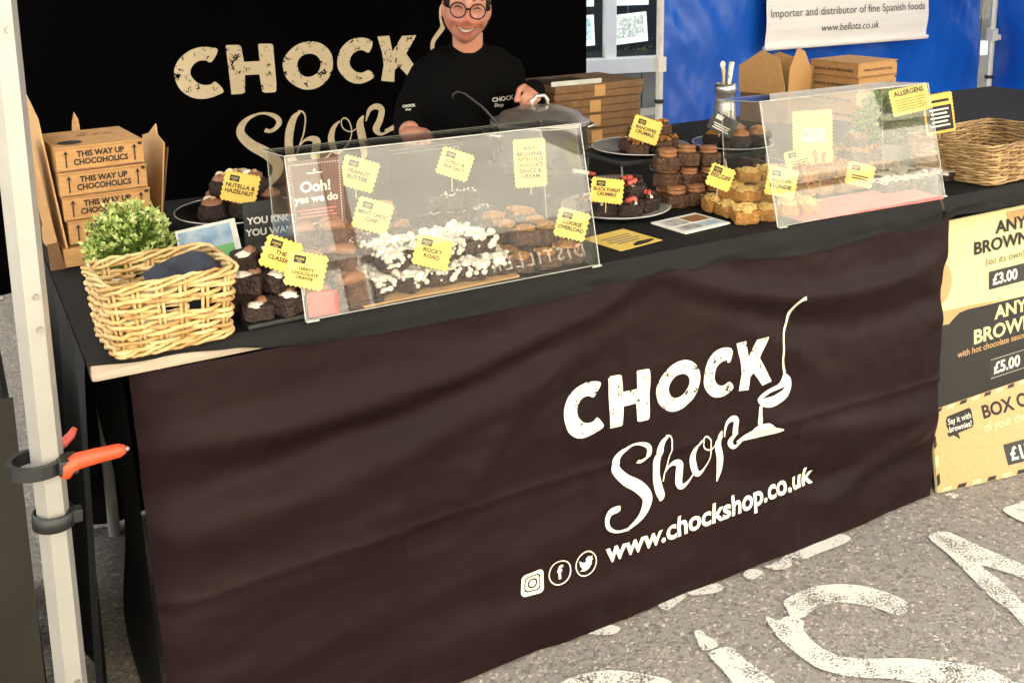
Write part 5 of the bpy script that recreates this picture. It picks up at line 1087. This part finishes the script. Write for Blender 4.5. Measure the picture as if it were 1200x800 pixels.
for s_ in (-1, 1):
    MB().tube([(s_ * pr, -.035, .10), (s_ * (pr + .028), -.03, .104), (s_ * (pr + .034), 0, .105), (s_ * (pr + .028), .03, .104), (s_ * pr, .035, .10)], .0045, 8).build('side_handle', 'steel', t, smooth=True)
t = thing('ladle', 'black hooked ladle handle sticking up left of the pot lid', 'ladle', (1.095, .76, .7605))
MB().tube([(.02, .02, .055), (.0, .01, .14), (-.03, .03, .18), (-.066, .055, .214), (-.082, .065, .220), (-.092, .07, .212), (-.094, .07, .200)], [.004, .004, .0036, .0036, .0036, .0034, .003], 8).build('handle', 'black_plastic', t, smooth=True)
MB().lathe([(0, .0), (.018, .004), (.028, .016), (.030, .03), (.028, .03), (.026, .017), (.016, .007), (0, .004)], 20, (.022, .03, .001)).build('bowl', 'black_plastic', t, smooth=True)
t = thing('black_crate', 'low black crate behind the left guard under the hand of the seller', 'crate', (.90, .86, .7605))
MB().box(-.10, .10, -.075, .075, 0, .088, bev=.005).build('body', 'plate_black', t)
MB().box(-.104, .104, -.079, .079, .0885, .096, bev=.003).build('rim', 'plate_black', t)
t = thing('utensil_caddy', 'steel flask holding pale wooden spoons before the blue wall', 'utensils', (1.880, .79, .7605))
MB().lathe([(0, 0), (.036, 0), (.038, .006), (.030, .12), (.026, .145), (.030, .150), (.032, .165), (.029, .180), (.026, .180), (.026, .16), (.022, .15), (0, .02)], 32).build('flask', 'steel', t, smooth=True)
MB().tube([(-.004, 0, .03), (-.012, -.004, .20), (-.016, -.005, .225)], [.004, .0045, .006], 8).build('spoon_handle', 'pale_wood', t, smooth=True); MB().ball((-.0175, -.005, .236), (.0095, .007, .012)).build('spoon_end', 'paper_white', t, smooth=True)
MB().tube([(.004, 0, .03), (.010, -.004, .19), (.016, -.006, .243)], [.005, .007, .0085], 10).build('spoon_handle', 'paper_white', t, smooth=True)
MB().tube([(.0, -.01, .03), (.002, -.012, .17), (-.002, -.013, .205)], [.003, .004, .004], 8).build('spoon_handle', 'steel', t, smooth=True)
t = thing('serving_knife', 'cake server with red and cream handle beside the strawberry plate', 'cake server', (1.20, .44, .7685), (0, 0, R(-30)))
MB().tube([(-.07, 0, .052), (-.03, 0, .046)], [.006, .005], 8).build('handle', 'cream', t, smooth=True); MB().tube([(-.031, 0, .046), (-.016, 0, .043)], [.0055, .005], 8).build('grip_ring', 'red_plastic', t, smooth=True)
MB().prism([(-.016, -.002), (.03, -.015), (.075, -.011), (.095, 0), (.075, .011), (.03, .015), (-.016, .002)], .037, .039, Matrix(((1, 0, 0, 0), (0, 0, 1, 0), (0, 1, 0, 0), (0, 0, 0, 1)))).build('blade', 'steel', t)
MB().box(-.02, .06, -.012, .012, -.007, .0365, bev=.004).build('rest', 'plate_black', t)
# ------------------------------------------------------------------ the seller
HC = Vector((1.190, 1.115, 1.172)); HY = R(-25)
pe = thing('person', 'smiling seller in black sweatshirt and round glasses holding the pot lid', 'person', (1.23, 1.15, 0))
base = Vector((1.23, 1.15, 0))
HM = Matrix.Translation(HC - base) @ Matrix.Rotation(HY, 4, 'Z') @ Matrix.Rotation(R(6), 4, 'X') @ Matrix.Rotation(R(6), 4, 'Y') @ Matrix.Diagonal((.87, .92, .95, 1))
def ga(x, z, cx, cz, sx, sz): return math.exp(-((x - cx) / sx) ** 2 - ((z - cz) / sz) ** 2)
def head_pt(d):
    x, y, z = d
    zz = z * (.118 if z > 0 else .101)
    wx = .0745 * (1 - .21 * max(0, -z) ** 1.9 - .06 * max(0, z) ** 2)
    wy = .094 if y > 0 else .088
    p = Vector((x * wx, y * wy, zz)); p.x *= 1 + .07 * math.exp(-((z + .42) / .22) ** 2)
    p.y -= .012 * max(0, -z) ** 1.5            # jaw comes forward
    if y < 0:
        f = min(1, -y * 1.7); X, Z = p.x, p.z; dy = 0
        dy += .021 * ga(X, Z, 0, -.016, .0145, .015) + .012 * ga(X, Z, 0, .004, .0095, .022)           # nose
        dy += .007 * (ga(X, Z, .0155, -.024, .008, .008) + ga(X, Z, -.0155, -.024, .008, .008))          # nostrils
        dy -= .0110 * (ga(X, Z, .031, .014, .019, .012) + ga(X, Z, -.031, .014, .019, .012))             # eye hollows
        dy += .004 * ga(X, Z, 0, .036, .055, .010)
        dy += .0150 * (ga(X, Z, .045, -.024, .020, .016) + ga(X, Z, -.045, -.024, .020, .016))           # raised cheeks
        dy -= .0090 * (ga(X, Z, .045, -.048, .007, .016) + ga(X, Z, -.045, -.048, .007, .016))           # smile lines
        dy += .006 * ga(X, Z, 0, -.050, .032, .020)
        dy -= .0100 * ga(X, Z - 8 * X * X, 0, -.053, .028, .0090)                                # open mouth
        dy += .009 * ga(X, Z, 0, -.086, .020, .014)                                                      # chin
        p.y -= dy * f
    return p
body = MB()
n1, n2 = 88, 72; vs = []
for i in range(n2 + 1):
    th = math.pi * i / n2
    for k in range(n1):
        a = 2 * math.pi * k / n1; vs.append(HM @ head_pt(Vector((math.sin(th) * math.sin(a), -math.sin(th) * math.cos(a), math.cos(th)))))
body.add(vs, [(i * n1 + k, (i + 1) * n1 + k, (i + 1) * n1 + (k + 1) % n1, i * n1 + (k + 1) % n1) for i in range(n2) for k in range(n1)])
for s_ in (-1, 1):
    body.ball(HM @ Vector((s_ * .0755, .012, -.004)), (.007, .016, .028), 12, 8, (HM.to_3x3() @ Matrix.Rotation(R(18 * s_), 3, 'Z')))
L_ = lambda p: Vector(p) - base
def limb(mb, pts, rr, n=14):
    P = smooth_poly([tuple(L_(p)) + (r,) for p, r in zip(pts, rr)], 5, False)
    mb.tube([p[:3] for p in P], [p[3] for p in P], n)
    for p, r in ((pts[0], rr[0]), (pts[-1], rr[-1])): mb.ball(L_(p), r * .99, 12, 8)
sh = Matrix.Rotation(R(-22), 3, 'Z')
def tor(x, y, z): v = sh @ Vector((x * .76, y * .95, 0)); return (1.215 + v.x, 1.165 + v.y, z + (.014 if z > .85 else 0))
limb(body, [tor(0, .0, .98), tor(0, -.012, 1.03), tor(0, -.03, 1.085)], [.056, .046, .044])                      # neck
def torso(mb, grow):
    secs = [(.42, .165, .115), (.55, .165, .110), (.70, .165, .105), (.82, .172, .108), (.92, .175, .105), (.975, .165, .092), (1.005, .125, .075), (1.028, .070, .058)]
    n = 28; vs = []
    for (z, a, b) in secs:
        for k in range(n):
            t_ = 2 * math.pi * k / n; c, s_ = math.cos(t_), math.sin(t_)
            px_ = math.copysign(abs(c) ** .8, c) * (a + grow); py_ = math.copysign(abs(s_) ** .9, s_) * (b + grow)
            vs.append(L_(tor(px_, py_ - .010, z + grow * .3)))
    m = len(secs)
    fs = [(i * n + k, i * n + (k + 1) % n, (i + 1) * n + (k + 1) % n, (i + 1) * n + k) for i in range(m - 1) for k in range(n)] + [tuple(range(n))[::-1], tuple((m - 1) * n + k for k in range(n))]
    mb.add(vs, fs)
torso(body, -.008)
RA = [tor(-.158, .0, .965), (1.045, 1.19, .87), (1.02, 1.09, .81), (.935, .965, .860), (.920, .925, .873)]      # seller's right arm (left in the picture)
LA = [tor(.160, .0, .965), tor(.185, .01, .89), (1.360, 1.06, .870), (1.325, .97, .920), (1.282, .900, .955)]
limb(body, RA, [.036, .036, .034, .028, .026]); limb(body, LA, [.036, .036, .034, .026, .024])
# legs: seated behind the counter
for s_ in (-1, 1):
    limb(body, [tor(s_ * .09, .02, .47), tor(s_ * .11, -.05, .475), tor(s_ * .11, -.28 if False else .12, .46)], [.08, .08, .075])
    limb(body, [tor(s_ * .09, .05, .44), tor(s_ * .10, .12, .25), tor(s_ * .10, .14, .06)], [.07, .05, .04]); limb(body, [tor(s_ * .10, .13, .04), tor(s_ * .10, .02, .032)], [.038, .032])
def hand(mb, wrist, fwd, up, curl, spread=1.0, side=1, length=1.0, k=1.0):
    fwd = Vector(fwd).normalized(); up = Vector(up); up = (up - fwd * up.dot(fwd)).normalized(); rt = fwd.cross(up) * side
    w0 = Vector(wrist); pc = w0 + fwd * .042 * k
    T = Matrix((rt, fwd, up)).transposed()
    mb.ball(L_(pc), (.037 * k, .047 * k, .016 * k), 14, 10, T)
    for i, (off, ln) in enumerate(((-.029, .062), (-.010, .072), (.010, .068), (.028, .054))):
        p0 = w0 + fwd * (.075 - .004 * abs(i - 1.3)) * k + rt * off * spread * k; ang = 0; P = [p0 - fwd * .02, p0]; d = fwd.copy(); q = p0
        for j, fr in enumerate((.45, .32, .25)):
            ang += curl[j]; d = fwd * math.cos(ang) - up * math.sin(ang); q = q + d * ln * fr * length * k; P.append(q)
        pr_ = smooth_poly([tuple(L_(p)) for p in P], 3, False); nr = len(pr_); mb.tube(pr_, [(.0088 - .0022 * a_ / nr) * min(1, k + .08) for a_ in range(nr)], 9); mb.ball(pr_[-1], .0068, 8, 6)
    p0 = w0 + fwd * .022 * k - rt * .030 * k; d = (fwd * .85 - rt * .38 - up * .30).normalized(); d2 = (fwd * .85 + rt * .20 - up * .6).normalized()
    P = [p0, p0 + d * .032 * k, p0 + (d * .032 + d2 * .028) * k, p0 + (d * .032 + d2 * .046) * k]; pr_ = smooth_poly([tuple(L_(p)) for p in P], 3, False); nr = len(pr_); mb.tube(pr_, [(.0110 - .003 * a_ / nr) * k for a_ in range(nr)], 9); mb.ball(pr_[-1], .0078, 8, 6)
hand(body, (.920, .925, .873), (-.25, -1, .02), (.0, 0, 1), (.35, .5, .45), side=1)
hand(body, (1.282, .900, .957), (-.55, -.80, -.22), (.45, -.45, .77), (.9, 1.1, .7), .75, side=-1, length=.8, k=.82)
def remesh(mb, vox, name, m, parent, smooth_it=3):
    me = mb.mesh(name + '_src', False, True); o = bpy.data.objects.new(name + '_src', me); COL.objects.link(o)
    r_ = o.modifiers.new('r', 'REMESH'); r_.mode = 'VOXEL'; r_.voxel_size = vox; r_.use_smooth_shade = True
    s_ = o.modifiers.new('s', 'SMOOTH'); s_.factor = .5; s_.iterations = smooth_it
    dg = bpy.context.evaluated_depsgraph_get(); dg.update()
    out_ = bpy.data.meshes.new_from_object(o.evaluated_get(dg)); out_.name = name
    bpy.data.objects.remove(o); bpy.data.meshes.remove(me)
    out_.materials.clear(); out_.polygons.foreach_set('use_smooth', [True] * len(out_.polygons))
    return link(name, out_, m, parent)
bo = remesh(body, .0030, 'body', 'face_skin', pe, 2)
pg = bo.data.color_attributes.new('pigment', 'FLOAT_COLOR', 'POINT'); HI = HM.inverted(); cols = []
for v in bo.data.vertices:
    p = HI @ v.co; c = Vector((.50, .232, .158)); n_v = noise.noise(v.co * 45) * .5 + noise.noise(v.co * 120) * .35
    red = 0.0
    if p.y < .02 and abs(p.z) < .13:
        red = .75 * (ga(abs(p.x), p.z, .042, -.022, .024, .022)) + .7 * ga(p.x, p.z, 0, -.018, .016, .016) + .45 * ga(p.x, p.z, 0, -.080, .022, .018) + .5 * ga(abs(p.x), p.z, .031, .010, .020, .009) + .35 * ga(abs(p.x), p.z, .047, -.048, .008, .02)
    red = min(1, max(0, red + n_v * .35 + .1)); c = c.lerp(Vector((.44, .128, .084)), red); cols += [c.x, c.y, c.z, 1.0]
pg.data.foreach_set('color', cols)
sw = MB(); torso(sw, .012)
limb(sw, [tor(-.150, .0, .962), (1.045, 1.19, .87), (1.02, 1.09, .81), (.945, .99, .850), (.931, .955, .863)], [.060, .055, .052, .044, .036])
limb(sw, [tor(.152, .0, .962), tor(.182, .01, .89), (1.360, 1.06, .870), (1.325, .975, .917), (1.279, .894, .957)], [.058, .052, .046, .038, .031])
limb(sw, [tor(-.10, .0, .985), tor(0, .01, 1.0), tor(.10, .0, .985)], [.062, .060, .062])
for v_i in range(len(sw.v)):
    v = Vector(sw.v[v_i]); k = noise.noise(v * 11) * .010 + noise.noise(v * 28) * .004; c = Vector((0, 0, v.z)); d = (v - c); d.z = 0
    sw.v[v_i] = tuple(v + (d.normalized() * k if d.length > .001 else Vector()))
mat('sweatshirt', (.0022, .0020, .0021), .9, col2=(.0032, .003, .003), nscale=8, bump=.2, bscale=300, spec=.06)
swo = remesh(sw, .006, 'sweatshirt', 'sweatshirt', pe, 4)
cmb = MB(); cv_ = [L_(tor(.064 * math.cos(a), -.010 + .060 * math.sin(a), 1.040 + .006 * math.cos(a * 2) - .012 * (math.sin(a) < 0) * abs(math.sin(a)))) for a in [2 * math.pi * i / 32 for i in range(32)]]
cmb.tube(cv_, .009, 8, closed=True).build('collar', 'sweatshirt', pe, smooth=True)
tr = BVHTree.FromPolygons([v.co.copy() for v in swo.data.vertices], [tuple(p.vertices) for p in swo.data.polygons])
def on_shirt(body_, ctr, h_, dirv, rot_, m_='paper_white', **kw):
    dirv = Vector(dirv).normalized(); rt = Vector((0, 0, 1)).cross(-dirv).normalized() * 1.0; rt = -dirv.cross(Vector((0, 0, 1))).normalized() * -1; upv = rt.cross(dirv).normalized()
    vs_, fs_ = text_mesh(body_, h=h_, **kw); P = []; c, s_ = math.cos(rot_), math.sin(rot_)
    for (a, b) in vs_:
        a2, b2 = a * c - b * s_, a * s_ + b * c; o_ = L_(ctr) + rt * a2 + upv * b2 - dirv * .25; hit = tr.ray_cast(o_, dirv, .6)
        P.append((hit[0] - dirv * .003) if hit[0] is not None else o_ + dirv * .25)
    MB().add(P, fs_).build('lettering', m_, pe, fix=False)
vd = (.46, .87, -.12)
on_shirt('CHOCK', (1.255, 1.02, .912), .0125, vd, .10, bold=.03); on_shirt('Shop', (1.24, 1.02, .896), .010, vd, .05, bold=.01, shear=.3)
on_shirt('CHOCK', (.990, 1.10, .905), .0075, vd, .10, bold=.03); on_shirt('Shop', (.988, 1.10, .896), .006, vd, .1, bold=.01, shear=.3)
# hair, drawn back
hr = MB(); vs = []; n1, n2 = 64, 40
for i in range(n2 + 1):
    th = math.pi * i / n2
    for k in range(n1):
        a = 2 * math.pi * k / n1; d = Vector((math.sin(th) * math.sin(a), -math.sin(th) * math.cos(a), math.cos(th))); p = head_pt(d)
        front = max(0, -d.y)
        line = .050 + .022 * (1 - (abs(p.x) / .075) ** 2) if front > 0 else -1
        g_ = .009 + .002 * noise.noise(Vector((a * 9, th * 2, 0)))
        if d.y < .12:                   # face side: only above the hairline, otherwise sunk below the skin
            a1 = (p.z - (.048 + .030 * max(0, 1 - (p.x / .07) ** 2) * min(1, front * 2))) / .008; a2 = min((abs(p.x) - .054) / .006, (p.z - .004) / .008, (d.y + .78) / .1)
            g_ = -.012 + .0175 * min(1, max(0, a1, a2))
        if p.z < -.07: g_ = -.012
        vs.append(HM @ (p + d * g_))
hr.add(vs, [(i * n1 + k, (i + 1) * n1 + k, (i + 1) * n1 + (k + 1) % n1, i * n1 + (k + 1) % n1) for i in range(n2) for k in range(n1)])
hr.ball(HM @ Vector((0, .105, .04)), (.04, .035, .04), 14, 10)
hr.build('hair', 'hair', pe, smooth=True)
def face(x, z, off):      # point on the face surface, in head space
    lo, hi = None, None
    for y in range(2): pass
    d = Vector((x / .0745, 0, z / .118)); r2 = max(0, 1 - d.x ** 2 - d.z ** 2); q = Vector((d.x, -math.sqrt(r2), d.z))
    for it in range(6):
        p = head_pt(q.normalized()); q.x += (x - p.x) / .0745; q.z += (z - p.z) / .118; r2 = max(.02, 1 - q.x ** 2 - q.z ** 2); q.y = -math.sqrt(r2)
    p = head_pt(q.normalized()); return HM @ Vector((p.x, p.y - off, p.z))
for s_ in (-1, 1):
    MB().tube([face(s_ * (.0165 + .028 * k / 8), .0105 + .0055 * math.sin(math.pi * k / 8), .0006) for k in range(9)], [.0006, .0016, .0022, .0026, .0028, .0026, .0022, .0016, .0008], 6).build('eyelash', 'lash', pe, smooth=True)
    MB().tube([face(s_ * (.018 + .025 * k / 6), .0035 + .003 * math.sin(math.pi * k / 6), .0002) for k in range(7)], [.0004, .0009, .001, .001, .001, .0009, .0004], 6).build('lower_lid', 'lip', pe, smooth=True)
    MB().tube([face(s_ * (.013 + .036 * k / 8), .034 + .009 * math.sin(math.pi * (k + 1) / 10), .0006) for k in range(9)], [.001, .0022, .0028, .003, .003, .0026, .0022, .0016, .0008], 6).build('eyebrow', 'hair', pe, smooth=True)
def mouth_z(x, t): # smile arc
    q = (x / .0320) ** 2; top = -.0440 + .0085 * q; return top - (.0180 * max(0, 1 - q) ** .6 + .0006) * t
MB().grid(20, 6, lambda u, v: face((u - .5) * .061, mouth_z((u - .5) * .061, v), .0010)).build('mouth', 'mouth_inside', pe, smooth=True, fix=False)
tm = MB()
for k in range(8):
    xa, xb = (k - 4) * .0066 + .0003, (k - 3) * .0066 - .0003
    def tp(u, v, xa=xa, xb=xb):
        x = xa + (xb - xa) * u; return face(x, mouth_z(x, .10) - (.0118 * max(.05, 1 - (x / .0318) ** 2) ** .6) * v, .0024 + .0006 * math.sin(math.pi * u))
    tm.grid(4, 4, tp)
tm.build('teeth', 'teeth', pe, smooth=True, fix=False)['kind'] = 'stuff'
MB().tube([face((k / 10 - 1) * .0315, mouth_z((k / 10 - 1) * .0315, -.06), .0010) for k in range(21)], [.0008 + .0018 * math.sin(math.pi * k / 20) for k in range(21)], 7).build('upper_lip', 'lip', pe, smooth=True)
MB().tube([face((k / 10 - 1) * .0315, mouth_z((k / 10 - 1) * .0315, 1.1), .0012) for k in range(21)], [.0008 + .0030 * math.sin(math.pi * k / 20) for k in range(21)], 7).build('lower_lip', 'lip', pe, smooth=True)
gl = bpy.data.objects.new('glasses', None); COL.objects.link(gl); gl.parent = pe
for s_ in (-1, 1):
    cxx = s_ * .0315; ring = []
    for k in range(32):
        a = 2 * math.pi * k / 32; x = cxx + .0250 * math.cos(a); z = .0095 + .0215 * math.sin(a) + .001 * (math.sin(a) > 0); ring.append(HM @ Vector((x, -.1045 + .35 * abs(x) * abs(x) * 8, z)))
    MB().tube(ring, .0018, 7, closed=True).build('rim', 'glasses_frame', gl, smooth=True)
    c_ = sum((Vector(p) for p in ring), Vector()) / 32; MB().add(ring + [c_], [(k, (k + 1) % 32, 32) for k in range(32)]).build('lens', 'spectacle_glass', gl, fix=False)
    MB().tube([HM @ Vector((s_ * .0562, -.0950, .014)), HM @ Vector((s_ * .070, -.080, .015)), HM @ Vector((s_ * .0765, -.03, .013)), HM @ Vector((s_ * .0785, .012, .008)), HM @ Vector((s_ * .077, .03, -.008))], .0026, 6).build('temple', 'glasses_frame', gl, smooth=True)
MB().tube([HM @ Vector((-.0075, -.1040, .014)), HM @ Vector((0, -.1080, .0165)), HM @ Vector((.0075, -.1040, .014))], .0030, 7).build('bridge', 'glasses_frame', gl, smooth=True)
st = thing('stool', 'stool behind the counter under the seated seller', 'stool', tor(0, .06, 0))
MB().lathe([(0, .36), (.16, .36), (.165, .375), (.15, .385), (0, .385)], 28).build('seat', 'dark_timber', st, smooth=False)
for k in range(4): a = R(45 + 90 * k); MB().tube([(.16 * math.cos(a), .16 * math.sin(a), 0), (.11 * math.cos(a), .11 * math.sin(a), .36)], .013, 8).build('leg', 'dark_timber', st)
